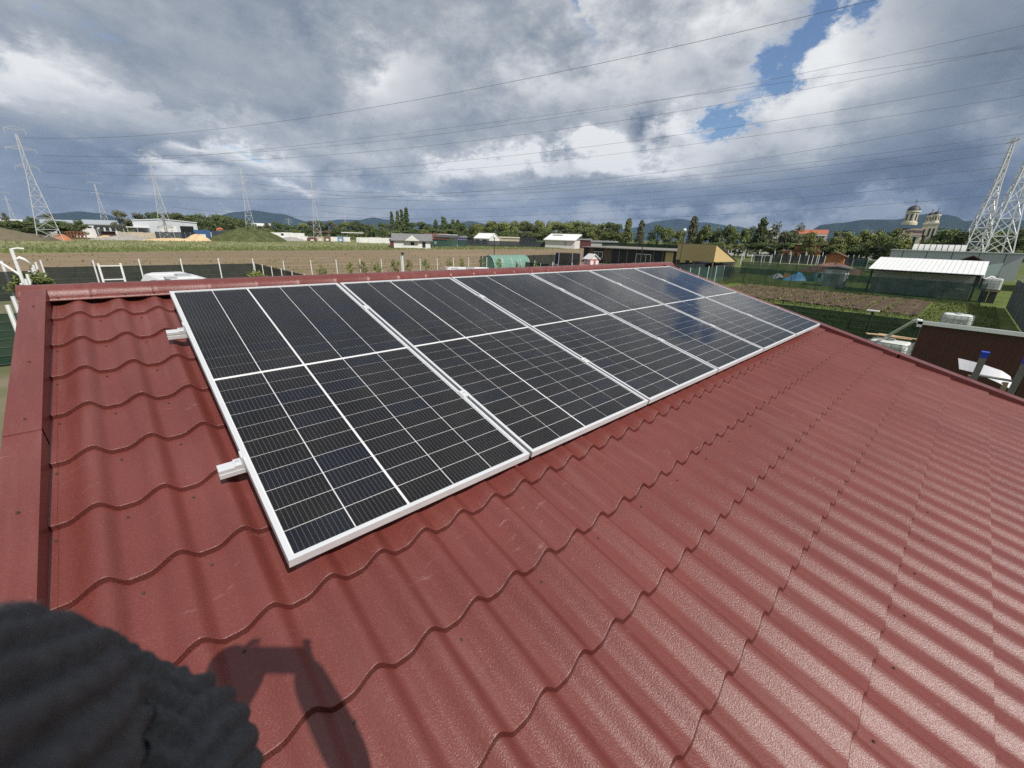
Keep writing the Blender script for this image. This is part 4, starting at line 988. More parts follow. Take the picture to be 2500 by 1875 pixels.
MB().box(-.16, -.125, -4.75, .12, 2.22, 2.33).build('edge_trim', WHITE, rf); MB().prism([(-.12, 2.24), (1.7, 2.06), (1.7, 2.15), (-.12, 2.33)], .122, .15, 'y').build('edge_trim', WHITE, rf)
t = thing('downpipe', 'white downpipe slanting from the brown shed to the caged tank', 'pipe', (17.6, -2.7, ZG))
def at_x(px, py, X): d = ray(px, py); return CAM + d * ((X - CAM.x) / d.x)
MB().tube([at_x(2251, 784, 17.52) - t.location, at_x(2240, 781.5, 17.5) - t.location, at_x(2233, 783, 17.55) - t.location, G(2163, 823, 1.24) - t.location], .05, 8).build('pipe_run', WP, t)
MB().box(-.16, -.02, -.16, -.04, 2.14, 2.30).build('gutter_outlet', WP, t)
LAD = mat('ladder_aluminium', (.30, .29, .28), .5, .5, var=.1); BLUE = mat('blue_plastic', (.03, .09, .62), .4)
t = thing('ladder', 'aluminium ladder with blue end caps leaning at the right verge', 'ladder', (8.75, -4.1, ZG), 0)
for y in (.19, -.17):
    a, b = Vector((0, y, 0)), Vector((-.87, y, 3.08)); MB().bar(a, b, .065, .028).build('stile', LAD, t)
    d = (b - a).normalized(); MB().bar(b + d * .002, b + d * .085, .072, .034).build('end_cap', BLUE, t)
for k in range(11): z = .25 + k * .258; MB().tube([(-.87 * z / 3.08, -.155, z), (-.87 * z / 3.08, .175, z)], .016, 8).build('rung', LAD, t)
t = thing('white_sheet', 'crumpled white board lying beyond the ladder against the brown shed', 'sheet', (10.0, -4.1, ZG))
V = []; F = []; n = 12
tp = [(.0, .37, 2.66), (-.0, .10, 2.63), (.05, -.15, 2.56), (.1, -.27, 2.48)]; bt = [(-.05, .31, 2.49), (-.06, .09, 2.47), (-.03, -.15, 2.38), (.0, -.37, 2.28)]
def cr4(P, t_):
    k = min(int(t_ * 3), 2); s = t_ * 3 - k; return Vector(P[k]) * (1 - s) + Vector(P[k + 1]) * s
for i in range(n + 1):
    a = cr4(tp, i / n); b = cr4(bt, i / n)
    for j in range(5): q = a * (1 - j / 4) + b * (j / 4); q.x += .006 * math.sin(i * .8); V.append(q)
for i in range(n):
    for j in range(4): q = i * 5 + j; F.append((q, q + 5, q + 6, q + 1))
o = MB().add(V, F).build('sheet_skin', mat('white_tarp', (.80, .79, .82), .6), t); o.modifiers.new('t', 'SOLIDIFY').thickness = .008
for y in (-.25, .15): MB().box(-.02, .06, y - .03, y + .03, 0, 2.40).build('support_post', mat('pallet_wood', (.30, .22, .14), .8), t)
# solar floodlight on the near green fence, short timber post by the verge
t = thing('fence_lamp', 'small white lamp plate on top of the dense green fence', 'lamp', (22.75, -1.05, ZG))
MB().tube([(0, 0, 0), (0, 0, 1.85)], .04, 6).build('lamp_post', DPOST, t); MB().box(-.1, .1, -.2, .2, 1.86, 1.9).build('lamp_plate', WHITE, t)
t = thing('timber_post', 'pale timber post standing just past the roof verge', 'post', (12.4, -2.28, ZG)); MB().box(-.05, .05, -.05, .05, 0, 2.02).build('post_shaft', mat('pale_timber', (.45, .40, .33), .8), t); MB().box(-.055, .055, -.055, .055, 2.022, 2.06).build('post_cap', mat('pallet_wood', (.30, .22, .14), .8), t)
t = thing('dark_crate', 'dark crate beside the caged tank with boards', 'crate', (17.2, -2.2, ZG)); cr = mat('dark_crate', (.05, .06, .07), .6)
for z in (.05, .3, .55, .8): MB().box(-.3, .3, -.25, -.22, z, z + .18).box(-.3, .3, .22, .25, z, z + .18).box(-.33, -.303, -.25, .25, z, z + .18).box(.303, .33, -.25, .25, z, z + .18).build('slat', cr, t)
# ---------------------------------------------------------------- white roofed shed beyond the garden
t = thing('open_shed', 'open shed with bright white ribbed metal roof', 'shed', (56.2, 0, ZG))
ye0, ye1 = -4.1, 3.9
hr = height_to(2154, 628, 61.5)
slope = MB()
npan = 23
for i in range(npan):
    y0 = ye1 + (ye0 - ye1) * i / npan; y1 = ye1 + (ye0 - ye1) * (i + 1) / npan
    m_ = MB(); ya, yb2 = min(y0, y1) + .012, max(y0, y1) - .012
    m_.prism([(-1.0, 2.33), (4.4, hr), (4.4, hr + .035), (-1.0, 2.365)], ya, yb2, 'y'); m_.build('roof_panel', WHITE, t)
    MB().prism([(-1.0, 2.34), (4.4, hr + .01), (4.4, hr + .02), (-1.0, 2.35)], yb2, yb2 + .024, 'y').build('roof_seam', mat('seam_grey', (.25, .26, .27), .6), t)
WSH = mat('grey_render', (.42, .42, .41), .8, var=.06)
MB().box(1.0, 1.15, ye0 + .5, ye1 - .35, 0, 2.45).build('back_wall', WSH, t)
for y in (ye0 + .35, ye1 - .3): MB().box(-.62, -.48, y - .07, y + .07, 0, 2.335).build('post', mat('dark_timber', (.03, .03, .03), .8), t)
MB().box(-.65, -.45, ye0 + .2, ye1 - .2, 2.2, 2.33).build('eave_beam', mat('dark_timber', (.03, .03, .03), .8), t)
for k in range(3): MB().box(-.3, .2, -3.2, -1.5, .25 + k * .35, .29 + k * .35).build('shelf', mat('pale_timber', (.45, .40, .33), .8), t)
t = thing('tank_pipe', 'white curved hose from the shed gutter into the raised tank', 'hose', (55.4, -4.05, ZG))
MB().tube([(0, 0, 2.33), (0, -.02, 2.1), (.1, -.2, 2.05), (.35, -.45, 2.26), (.7, -.65, 2.2)], .06, 8).build('hose_run', WP, t); MB().lathe([(.08, 0), (.08, .1), (0, .1)], 8, (.7, -.65, 2.14)).build('hose_end', WP, t)
# small grey shed, tarp heap
t = thing('garden_shed', 'small grey garden shed with dark flat roof behind the green net', 'shed', (58.6, 7.1, ZG)); LG = mat('light_grey_metal', (.52, .55, .57), .5, var=.05)
MB().box(0, 1.8, -.95, .95, 0, 1.95).build('body', LG, t); MB().box(-.02, -.002, -.55, .25, .05, 1.8).build('door', mat('grey_hatch', (.35, .36, .37), .4), t); MB().prism([(-1.35, 2.0), (1.25, 2.0), (1.25, 2.06), (0, 2.28), (-1.35, 2.06)], -.35, 2.1, 'x').build('roof', mat('dark_felt', (.06, .065, .07), .8), t)
def heap(name, label, cat, x, y, r, h, m, seed, rings=9, seg=26, z=0.0, ragged=.25):
    rr = random.Random(seed); V = []; F = []; ph_ = [rr.uniform(0, 6.28) for _ in range(8)]
    for j in range(rings + 1):
        t_ = j / rings
        for i in range(seg):
            a = 2 * math.pi * i / seg; w = 1 + ragged * (math.sin(a * 2 + ph_[0]) * .5 + math.sin(a * 3 + ph_[1]) * .35 + math.sin(a * 7 + ph_[2] + t_ * 4) * .18)
            q = r[0] * w * (1 - t_) ** .8; z_ = h * (1 - (1 - t_) ** 1.5) * (1 + ragged * .5 * math.sin(a * 3 + ph_[3] + t_ * 3)) + rr.uniform(-.02, .02) * h
            V.append((q * math.cos(a), q * math.sin(a) * r[1] / r[0], max(-.05, z_ if j else -.05)))
    for j in range(rings):
        for i in range(seg): i2 = (i + 1) % seg; F.append((j * seg + i, j * seg + i2, (j + 1) * seg + i2, (j + 1) * seg + i))
    o = MB().add(V, F).build(name, m, None, True, loc=(x, y, ZG + z)); tag(o, label, cat); return o
heap('tarp_heap', 'blue tarpaulin heap on the neighbouring lawn', 'tarp', 65.5, 12.3, (1.9, 1.3), .75, mat('blue_tarp', (.10, .30, .55), .5, var=.3, vscale=3), 4, ragged=.8)
heap('tarp_heap', 'dark green covered heap right of the blue tarpaulin', 'tarp', 66.4, 10.0, (1.4, 1.5), .85, mat('dark_green_tarp', (.03, .09, .09), .6, var=.3, vscale=3), 5, ragged=.8)
heap('tarp_heap', 'pale grey sack heap left of the blue tarpaulin', 'sacks', 65.0, 14.4, (.9, .8), .5, mat('grey_sacks', (.42, .44, .44), .8, var=.2, vscale=4), 6, ragged=.8)
t = thing('cardboard_box', 'orange cardboard box leaning at the blue tarpaulin', 'box', (64.3, 13.2, ZG), .3); MB().box(-.3, .3, -.35, .35, 0, .8).build('box_body', mat('cardboard', (.50, .26, .10), .8), t); MB().box(-.32, .02, -.38, .38, .803, .83).build('box_flap', mat('cardboard', (.50, .26, .10), .8), t)
# wooden hut on a bare mound
OR = mat('orange_wood', (.42, .17, .055), .65, var=.2, vscale=2); DKR = mat('dark_red_roof', (.12, .045, .04), .7)
t = thing('wooden_hut', 'tiny orange wooden hut with gable roof behind the green fences', 'hut', (99, 15.0, ZG), .1)
MB().box(-1.2, 1.2, -1.4, 1.4, 0, 2.6).build('body', OR, t); MB().prism([(-1.75, 2.5), (-1.75, 2.6), (0, 3.35), (1.75, 2.6), (1.75, 2.5), (0, 3.2)], -1.6, 1.6, 'x').build('roof', mat('brown_shingle', (.16, .09, .06), .8), t); MB().prism([(-1.4, 2.602), (1.4, 2.602), (0, 3.18)], -1.21, -1.19, 'x').build('gable', OR, t)
heap('earth_mound', 'reddish brown earth mound in front of the wooden hut', 'mound', 92, 13.5, (6, 4.5), 1.5, mat('red_brown_earth', (.16, .085, .06), .95, var=.3, vscale=.8), 9)
# goal frame
t = thing('goal_frame', 'white goal-like frame on the far right plot', 'goal', (104, 30.6, ZG), -.15)
for y in (0, -2.2, -3.4): MB().tube([(0, y, 0), (0, y, 2.0)], .07, 6).build('goal_post', WP, t)
MB().tube([(0, .05, 2.0), (0, -3.45, 2.0)], .06, 6).build('cross_bar', WP, t)

# ================================================================== black cabin and chipboard lean-to
CHAR = mat('charcoal_membrane', (.022, .023, .028), .7, var=.25, vscale=1.5); LATH = mat('wood_lath', (.26, .18, .11), .8, var=.15, vscale=3); OSB = mat('chipboard', (.66, .49, .24), .75, col2=(.48, .34, .15), vscale=9, bump=.3, bscale=60)
WIN = glass_mat('window_glass', (.55, .6, .62), .03, 1.5); CURT = mat('curtain', (.50, .52, .52), .9, var=.1, vscale=6, stretch=(1, 6, .2))
t = thing('black_cabin', 'long low black cabin with wooden battens and two windows', 'cabin', (68.6, 39.5, ZG))
y0, y1 = -11.5, 11.0
MB().box(.06, 9, y0, y1, 0, 2.75).build('wall', CHAR, t)
MB().prism([(-.55, 2.76), (10, 2.95), (10, 3.08), (-.55, 2.90)], y0 - .3, y1 + .3, 'y').build('roof', mat('grey_roof_felt', (.22, .20, .18), .9, var=.2, vscale=.8), t)
bat = [10.9, 9.4, 9.1, 8.8, 5.9, 5.6, 5.3, 5.0, 4.7, 4.4, 2.6, .9, -.9, -4.4, -6.1]
for y in bat: MB().box(0, .058, y - .06, y + .06, 0, 2.75).build('batten', LATH, t)
for a, b in ((-8.0, -6.6), (-10.2, -9.3), (-11.3, -10.9)): MB().box(.0, .058, a, b, 0, 2.6).build('chipboard_panel', OSB, t)
def window(par, x, ya, yb_, za, zb, n):
    w = MB().box(x - .05, x, ya, yb_, za, za + .08).box(x - .05, x, ya, yb_, zb - .08, zb).box(x - .05, x, ya, ya + .08, za + .08, zb - .08).box(x - .05, x, yb_ - .08, yb_, za + .08, zb - .08)
    for k in range(1, n): y = ya + (yb_ - ya) * k / n; w.box(x - .05, x, y - .04, y + .04, za + .08, zb - .08)
    f_ = w.build('window', WHITE, par); MB().box(x - .03, x - .025, ya + .08, yb_ - .08, za + .08, zb - .08).build('pane', WIN, f_); MB().box(x - .012, x - .006, ya + .08, yb_ - .08, za + .08, zb - .08).build('curtain', CURT, f_)
window(t, .055, 6.3, 8.4, .9, 2.1, 2); window(t, .055, -3.9, -.95, .1, 2.1, 3)
t = thing('lean_to', 'chipboard clad lean-to with one triangular side, next to the black cabin', 'lean-to', (56.4, 22.3, ZG), -.12)
zt = height_to(1700, 596, 61)
MB().box(0, .03, -2.75, 2.75, 2.0, zt).build('front_panel', OSB, t); MB().prism([(.031, 2.02), (5.6, 2.02), (.031, zt - .02)], -2.75, -2.72, 'y').build('side_panel', OSB, t); MB().prism([(.031, 2.02), (5.6, 2.02), (.031, zt - .02)], 2.72, 2.75, 'y').build('side_panel', OSB, t)
MB().prism([(0, zt + .003), (5.8, 2.0), (5.8, 2.06), (0, zt + .063)], -2.85, 2.85, 'y').build('roof_sheet', mat('dark_felt', (.06, .065, .07), .8), t)
for x in (.1, 5.2):
    for y in (-2.6, 0, 2.6): MB().box(x - .06, x + .06, y - .06, y + .06, 0, 2.0).build('post', LATH, t)
MB().box(.8, 5.2, -2.6, 2.6, 0, 1.6).build('stored_crates', mat('dark_timber', (.03, .03, .03), .8), t)
def mast(label, px, py, d, r=.035, ball=True, dark=True):
    b = base_at(px, d); h = height_to(px, py, d); t = thing('lamp_mast', label, 'mast', b); m_ = mat('mast_black', (.03, .028, .028), .6) if dark else WP
    MB().tube([(0, 0, 0), (0, 0, h)], r, 6).build('mast_shaft', m_, t)
    if ball: MB().lathe([(0, -.2), (.14, -.14), (.2, 0), (.14, .14), (0, .2)], 10, (0, 0, h + .18)).build('lamp_globe', WP, t)
    else: MB().tube([(0, 0, h), (.25, 0, h + .05)], r * .8, 6).build('mast_tip', m_, t)
mast('thin black mast with a white globe behind the polytunnel', 1207, 582, 56, .05)
mast('thin dark mast in front of the chipboard lean-to', 1668, 566, 52, .04)
mast('thin bare pole in front of the tree belt', 1497, 558, 120, .05, False)
mast('bare pole behind the dark field fence', 1287, 556, 190, .09, False)
mast('dark post standing before the black cabin', 1571, 600, 64, .07, False)
# ================================================================== helper for plain buildings far off: local x to the right as seen, local -y to the viewer
def bld(name, label, cat, px, d, rz=None): return thing(name, label, cat, base_at(px, d), face(px) if rz is None else rz)
def mpx(px, d):
    q = at(px, 585, d); return (q - CAM).dot(FWD) / F_PX * math.cos(math.atan((px - 1250) / F_PX)) ** .0
def gable(t, w, dp, hw, hr, wm, rm, along='x', over=.25):
    MB().box(-w / 2, w / 2, 0, dp, 0, hw).build('wall', wm, t)
    if along == 'x':
        MB().prism([(-over, hw - .08), (-over, hw + .02), (dp / 2, hr), (dp + over, hw + .02), (dp + over, hw - .08), (dp / 2, hr - .14)], -w / 2 - over, w / 2 + over, 'x').build('roof', rm, t)
        for s in (-1, 1): MB().prism([(0, hw + .002), (dp, hw + .002), (dp / 2, hr - .16)], s * w / 2 - .06, s * w / 2 + .06, 'x').build('gable', wm, t)
    else:
        MB().prism([(-w / 2 - over, hw - .08), (-w / 2 - over, hw + .02), (0, hr), (w / 2 + over, hw + .02), (w / 2 + over, hw - .08), (0, hr - .14)], -over, dp + over, 'y').build('roof', rm, t)
        for y in (0, dp): MB().prism([(-w / 2, hw + .002), (w / 2, hw + .002), (0, hr - .16)], y - .06, y + .06, 'y').build('gable', wm, t)
def openings(t, rects, m, name='window', y=-.03, th=.028):
    for x0, x1, z0, z1 in rects: MB().box(x0, x1, y, y + th, z0, z1).build(name, m, t)
DKW = mat('dark_opening', (.02, .022, .025), .4); WALLW = mat('white_render', (.70, .69, .66), .8, var=.05, vscale=.5); WALLG = mat('pale_grey_cladding', (.50, .53, .55), .5, var=.05, vscale=.4)
RED = mat('red_roof_tiles', (.42, .13, .07), .8, var=.12, vscale=1); GRT = mat('grey_tile_roof', (.19, .19, .19), .8, var=.15, vscale=1); BRR = mat('brown_red_roof', (.16, .060, .045), .8, var=.15, vscale=1)
# orange wooden house and long brown house
t = bld('wooden_house', 'orange timber house with dark doors on the right plots', 'house', 1964, 150); t.scale = (.7, 1, 1)
gable(t, 13.0, 5, 2.6, 2.9, OR, BRR); openings(t, [(-9.0 + 3.3, -4.6, 1.3, 2.1), (-2.2, -1.2, .3, 2.2), (0, 1.5, .2, 2.2), (3, 4.2, .3, 2.2)], DKW)
MB().box(-2.6, 6.0, 1.2, 4.8, 2.95, 4.2).build('upper_wall', OR, t); MB().box(-3.0, 6.6, .8, 5.2, 4.202, 4.4).build('upper_roof', BRR, t)
t = bld('brown_house', 'long brown roofed house right of the orange timber house', 'house', 2056, 160); t.scale = (.5, 1, 1)
gable(t, 18, 8, 3.0, 5.6, mat('brown_wall', (.20, .13, .10), .8), BRR); openings(t, [(-4, -3, 1.2, 2.1), (0, 1.2, 1.2, 2.1), (3, 4, 1.2, 2.1)], DKW)
for k in range(8): MB().box(-7 + k * 1.7, -6.2 + k * 1.7, 3.6, 3.7, 5.6, 6.3).build('snow_guard', DKW, t)
MB().box(-8.4, -4.6, -1.6, -.05, 2.3, 2.45).build('porch_roof', WHITE, t)
# red roofed block, white building, white wall
t = bld('apartment_block', 'cream block with a long red tiled roof behind the trees', 'building', 1976, 330); t.scale = (.66, 1, 1)
gable(t, 26, 12, 11, 13.6, mat('cream_render', (.60, .54, .42), .8), RED); openings(t, [(-12 + k * 2.4, -10.6 + k * 2.4, z, z + 1.3) for k in range(10) for z in (5.5, 8.6)], DKW)
for z in (7.2, 10.2): MB().box(2, 12.5, -.8, -.04, z - .3, z + .5).build('balcony', WALLW, t)
t = bld('white_villa', 'white building glimpsed between the big dark trees', 'building', 1878, 260); t.scale = (.6, 1, 1); gable(t, 13, 9, 10.5, 13, WALLW, GRT, 'y'); openings(t, [(-4, -2.6, 6, 7.6), (1, 2.4, 6, 7.6), (-4, -2.6, 2.5, 4)], DKW)
for i, (px, w) in enumerate([(1672, 9), (1720, 11), (1764, 12), (1812, 12), (1862, 13), (1912, 12), (1960, 10), (2100, 14), (2145, 14)]):
    t = bld('white_wall', 'white wall section with dark arch gaps below the large trees', 'wall', px, 182); t['group'] = 'white wall sections under the trees'
    MB().box(-w / 2, -w * .18, 0, .3, 0, 3.1).build('wall_pier', WALLW, t); MB().box(w * .2, w / 2 - .2, 0, .3, 0, 3.1).build('wall_pier', WALLW, t); MB().box(-w * .18, w * .2, 0, .3, 2.3, 3.1).build('lintel', WALLW, t)
# grey container hall, hoop roof, brown gable, dark hall at the right edge
t = bld('grey_hall', 'long grey metal hall behind the white ribbed roof', 'hall', 2330, 100)
MB().box(-7.2, 8.0, 0, 6, 0, 4.0).build('wall', WALLG, t); MB().box(-7.35, 8.15, -.2, 6.2, 4.002, 4.12).build('roof', mat('pale_roof', (.55, .58, .60), .5), t)
for x in (-5.6, -2.6, .4, 3.4, 6.2): MB().box(x - .04, x + .04, -.03, -.002, 0, 4.0).build('panel_joint', DKW, t)
t = bld('hoop_house', 'pale ribbed hoop greenhouse on top behind the grey hall', 'greenhouse', 2302, 116)
V = []; F = []
for j in range(19):
    for i in range(9):
        a = math.pi * i / 8; V.append((-3.9 + j * .42, 3 - 2.6 * math.cos(a), 2.9 + 2.3 * math.sin(a)))
for j in range(18):
    for i in range(8): q = j * 9 + i; F.append((q, q + 9, q + 10, q + 1))
MB().add(V, F).build('cover', mat('pale_film', (.60, .60, .57), .5, var=.1), t, True); MB().box(-3.9, 3.6, .4, 5.6, 0, 2.9).build('wall', WALLG, t)
for j in range(0, 19, 2): MB().tube([(-3.9 + j * .42, 3 - 2.63 * math.cos(math.pi * i / 8), 2.9 + 2.33 * math.sin(math.pi * i / 8)) for i in range(9)], .04, 5).build('hoop', DKW, t)
t = bld('brown_hut', 'dark brown gabled hut at the foot of the lattice towers', 'hut', 2392, 80); t.scale = (.62, 1, 1.12); gable(t, 5.6, 4, 2.3, 3.35, mat('dark_brown_wall', (.045, .030, .026), .8), mat('dark_brown_roof', (.075, .035, .030), .7), 'y', .5)
openings(t, [(-.6, .5, .1, 1.9)], DKW, 'door')
t = bld('glass_shelter', 'small pale glass shelter right of the brown hut', 'shelter', 2452, 72); t.scale = (.4, 1, .9); MB().prism([(-1.5, 1.6), (1.2, 2.0), (1.7, 3.5), (-1.0, 3.2)], 0, .06, 'y').build('pane', mat('pale_glass', (.62, .70, .70), .2), t)
for x in (-1.4, 1.5): MB().box(x - .05, x + .05, .07, .17, 0, 3.1).build('post', GALV, t)
t = thing('dark_hall', 'tall dark hall with grey gable at the right edge', 'hall', (75, -8.2, ZG), 0)
MB().prism([(-14, 0), (0, 0), (0, 3.9), (-1.2, 5.2), (-14, 7.5)], 0, 14, 'x').build('wall', mat('dark_blue_wall', (.025, .030, .045), .7), t); MB().prism([(.15, 3.7), (-1.2, 5.25), (-14, 7.6), (-14, 7.8), (-1.1, 5.5), (.35, 3.8)], -.4, 14, 'x').build('roof', mat('grey_roof_sheet', (.22, .22, .22), .7), t)
openings(t, [], DKW); MB().box(-.03, -.002, -2.6, -1.9, 4.2, 5.2).build('roof_light', WALLW, t)
# ================================================================== the church
CR = mat('church_render', (.62, .57, .44), .8, var=.06, vscale=.3); LEAD = mat('dark_lead_dome', (.055, .055, .06), .5, var=.2, vscale=.6); CT = mat('church_trim', (.72, .69, .60), .8)
D_ = 300; t = bld('church', 'cream church with one large dark dome and two smaller tower domes', 'church', 2222, D_)
def zc(px, py): return height_to(px, py, D_)
kx = (at(2222, 585, D_) - CAM).dot(FWD) / F_PX      # metres per image column, about
def lx(px): return (px - 2222) * kx * .66
MB().box(lx(2172), lx(2246), 0, 14, 0, zc(2200, 573)).build('nave', CR, t)
nz = zc(2200, 573)
MB().prism([(-.6, nz), (14.6, nz), (7, nz + 3.2)], lx(2168), lx(2250), 'x').build('nave_roof', mat('church_brown_roof', (.24, .18, .14), .7), t)
MB().lathe([(5.5, 0), (5.5, nz - 2), (5.9, nz - 1.8), (0, nz + 1.2)], 16, (lx(2180), 3, 0), math.pi * .9, math.pi * 2.1).build('apse', CR, t)
for k in range(5): a = math.pi * (1.1 + .2 * k); MB().box(-.5, .5, -.06, .06, 4, 9).build('apse_window', DKW, t, loc=(lx(2180) + 5.52 * math.cos(a), 3 + 5.52 * math.sin(a), 0), rot=(0, 0, a + math.pi / 2))
openings(t, [(lx(2205) + k * 3.2, lx(2205) + k * 3.2 + 1.2, 5, 10.5) for k in range(4)], DKW); MB().box(lx(2172) - .3, lx(2246) + .3, -.35, -.04, nz - .9, nz).build('cornice', CT, t)
def drum(cx, cy, zb, zt_, r, n, zdome, name):
    d = MB().lathe([(r * 1.22, zb), (r * 1.22, zb + (zt_ - zb) * .22), (r, zb + (zt_ - zb) * .26), (r, zt_)], 16, (cx, cy, 0)).build(name, CR, t)
    MB().lathe([(r, zt_ - .02), (r * 1.22, zt_), (r * 1.22, zt_ + .5), (r * .9, zt_ + .55)], 16, (cx, cy, 0)).build('drum_cornice', CT, d)
    for k in range(n):
        a = 2 * math.pi * k / n; ww = r * .26
        MB().box(-ww / 2, ww / 2, -.05, .05, zb + (zt_ - zb) * .34, zb + (zt_ - zb) * .84).build('drum_window', DKW, d, loc=(cx + r * 1.005 * math.cos(a), cy + r * 1.005 * math.sin(a), 0), rot=(0, 0, a + math.pi / 2))
        a += math.pi / n; MB().box(-.12 * r / 2, .12 * r / 2, -.08, .08, zb + (zt_ - zb) * .28, zt_).build('pilaster', CT, d, loc=(cx + r * 1.01 * math.cos(a), cy + r * 1.01 * math.sin(a), 0), rot=(0, 0, a + math.pi / 2))
    hd = zdome - zt_ - .5
    dm = MB().lathe([(r * 1.12, zt_ + .5)] + [(r * 1.08 * math.cos(q * math.pi / 2), zt_ + .5 + hd * math.sin(q * math.pi / 2)) for q in [i / 8 for i in range(8)]] + [(.15, zdome), (.15, zdome + .8), (0, zdome + .9)], 20, (cx, cy, 0)).build('dome', LEAD, t, True)
    c = MB().box(cx - .1, cx + .1, cy - .1, cy + .1, zdome + .8, zdome + 4.2 * r / 4); c.box(cx - .7 * r / 4, cx + .7 * r / 4, cy - .08, cy + .08, zdome + 2.8 * r / 4, zdome + 3.1 * r / 4); c.build('cross', mat('dark_cross', (.05, .05, .05), .5), dm)
drum(lx(2205), 7, zc(2205, 548), zc(2212, 516), 2.5, 8, zc(2216, 499), 'drum')
for i, (px, cy) in enumerate(((2258, 11.5), (2271, 2.5))):
    MB().box(lx(px) - 1.8, lx(px) + 1.8, cy - 1.8, cy + 1.8, 0, zc(2265, 546)).build('tower', CR, t); z_ = zc(2265, 546)
    for x in (-1.1, .4): MB().box(lx(px) + x, lx(px) + x + .7, cy - 1.86, cy - 1.81, z_ - 6, z_ - 2.2).build('tower_window', DKW, t)
    MB().box(lx(px) - 2.0, lx(px) + 2.0, cy - 2.0, cy + 2.0, z_ + .002, z_ + .5).build('tower_cornice', CT, t)
    drum(lx(px), cy, z_ + .5, zc(2270, 526), 1.4, 8, zc(2272, 515), 'belfry')
# ================================================================== left: builders' yard, barn, mounds
t = bld('metal_barn', 'pale grey metal barn with a big black opening', 'barn', 414, 215); w = 31.0; t.scale = (.62, 1, 1)
hl, hm, hr_ = height_to(340, 539, 215), height_to(400, 536, 215), height_to(484, 545, 215)
MB().prism([(-w / 2, 0), (w / 2, 0), (w / 2, hr_), (-1.5, hm), (-w / 2, hl)], 0, 22, 'y').build('wall', WALLG, t)
MB().prism([(-w / 2 - .3, hl), (-1.5, hm), (w / 2 + .3, hr_), (w / 2 + .3, hr_ + .3), (-1.5, hm + .3), (-w / 2 - .3, hl + .3)], -.3, 22.3, 'y').build('roof', mat('pale_roof', (.55, .58, .60), .5), t)
openings(t, [(6.6, 13.4, .2, 4.6)], mat('black_opening', (.006, .006, .007), .9), 'open_doorway'); openings(t, [(-3.4, 4.8, .2, 4.4)], WALLW, 'sliding_door')
for i, (px, d, w, h, lb) in enumerate([(190, 300, 21, 5.0, 'long grey warehouse roof behind the left pylons'), (258, 285, 12, 5.4, 'grey glasshouse hall right of the long warehouse'), (640, 330, 12, 7.0, 'white flat building behind the green mound'), (20, 340, 14, 4.6, 'white low buildings at the far left skyline')]):
    t = bld('warehouse', lb, 'warehouse', px, d); MB().box(-w / 2, w / 2, 0, 14, 0, h - 1.2).build('wall', WALLG if i < 2 else WALLW, t); MB().prism([(-.5, h - 1.2), (14.5, h - 1.2), (14.5, h + .4), (7, h + .9), (-.5, h - .9)], -w / 2 - .3, w / 2 + .3, 'x').build('roof', mat('blue_grey_roof', (.36, .39, .42), .5) if i < 2 else WALLW, t)
    openings(t, [(-w / 2 + 1 + k * w / 6, -w / 2 + 1 + k * w / 6 + w / 9, 1.4, h - 2.2) for k in range(6)], DKW)
BEI = mat('beige_concrete', (.46, .40, .31), .9, var=.1, vscale=.5)
for i, (pa, pb, d, h, lb) in enumerate([(-40, 125, 196, 2.7, 'beige concrete yard wall at the far left'), (180, 258, 205, 2.9, 'whitewashed low wall behind the rusty frames'), (292, 385, 208, 2.0, 'low beige block wall under the dark canopy'), (492, 600, 222, 2.6, 'pale wall right of the metal barn'), (660, 745, 240, 3.0, 'white boundary wall by the white truck'), (870, 960, 196, 2.2, 'white slab wall behind the black field fence')]):
    a, b = base_at(pa, d), base_at(pb, d); L_ = (b - a).length; t = thing('yard_wall', lb, 'wall', a, math.atan2(b.y - a.y, b.x - a.x)); n = max(3, int(L_ / 4))
    for k in range(n): MB().box(L_ * k / n + .02, L_ * (k + 1) / n - .02, -.06, .06, 0, h + (.12 if k % 3 == 1 else 0)).build('wall_slab', WALLW if i in (1, 4, 5) else BEI, t)
EARTH = mat('dark_earth', (.16, .125, .09), .95, col2=(.10, .10, .05), vscale=.5, bump=.6, bscale=2); SAND = mat('sand', (.60, .44, .25), .95, var=.12, vscale=.5); GRV = mat('gravel', (.33, .31, .28), .95, var=.2, vscale=1.2, bump=.6, bscale=4)
GREENM = mat('overgrown', (.115, .125, .055), .95, spec=.1, col2=(.055, .066, .026), vscale=.5, bump=1.0, bscale=1.5)
def heap_at(label, px, d, r, h, m, seed, name='mound', cat='mound'):
    b = base_at(px, d); o = heap(name, label, cat, b.x, b.y, r, h, m, seed); o.rotation_euler[2] = face(px); return o
heap_at('big dark earth mound at the far left', -5, 165, (8.5, 7), 2.8, EARTH, 11); heap_at('lower earth mound left of the big pylon', 80, 168, (5, 5), 1.5, EARTH, 12)
heap_at('small orange earth pile at the foot of the big left pylon', 152, 168, (2.0, 2.5), 1.5, mat('orange_earth', (.42, .17, .08), .95, var=.2), 13, 'earth_pile', 'pile'); heap_at('grey gravel pile in the middle of the yard', 305, 180, (7, 5), 1.3, GRV, 14, 'gravel_pile', 'pile')
heap_at('low yellow sand pile left of the tall one', 262, 184, (3.5, 4), 1.1, SAND, 15, 'sand_pile', 'pile'); heap_at('long low sand bank in front of the barn', 428, 178, (8.5, 4), .8, SAND, 16, 'sand_pile', 'pile'); heap_at('tall pointed sand pile right of the barn', 484, 180, (4, 4), 2.0, SAND, 17, 'sand_pile', 'pile')
gm = heap_at('big overgrown green mound in front of the pylon', 612, 184, (11.5, 9), 4.3, GREENM, 18); heap_at('pale spoil pile beside the white truck', 712, 205, (7, 4), 1.4, GRV, 19, 'gravel_pile', 'pile')
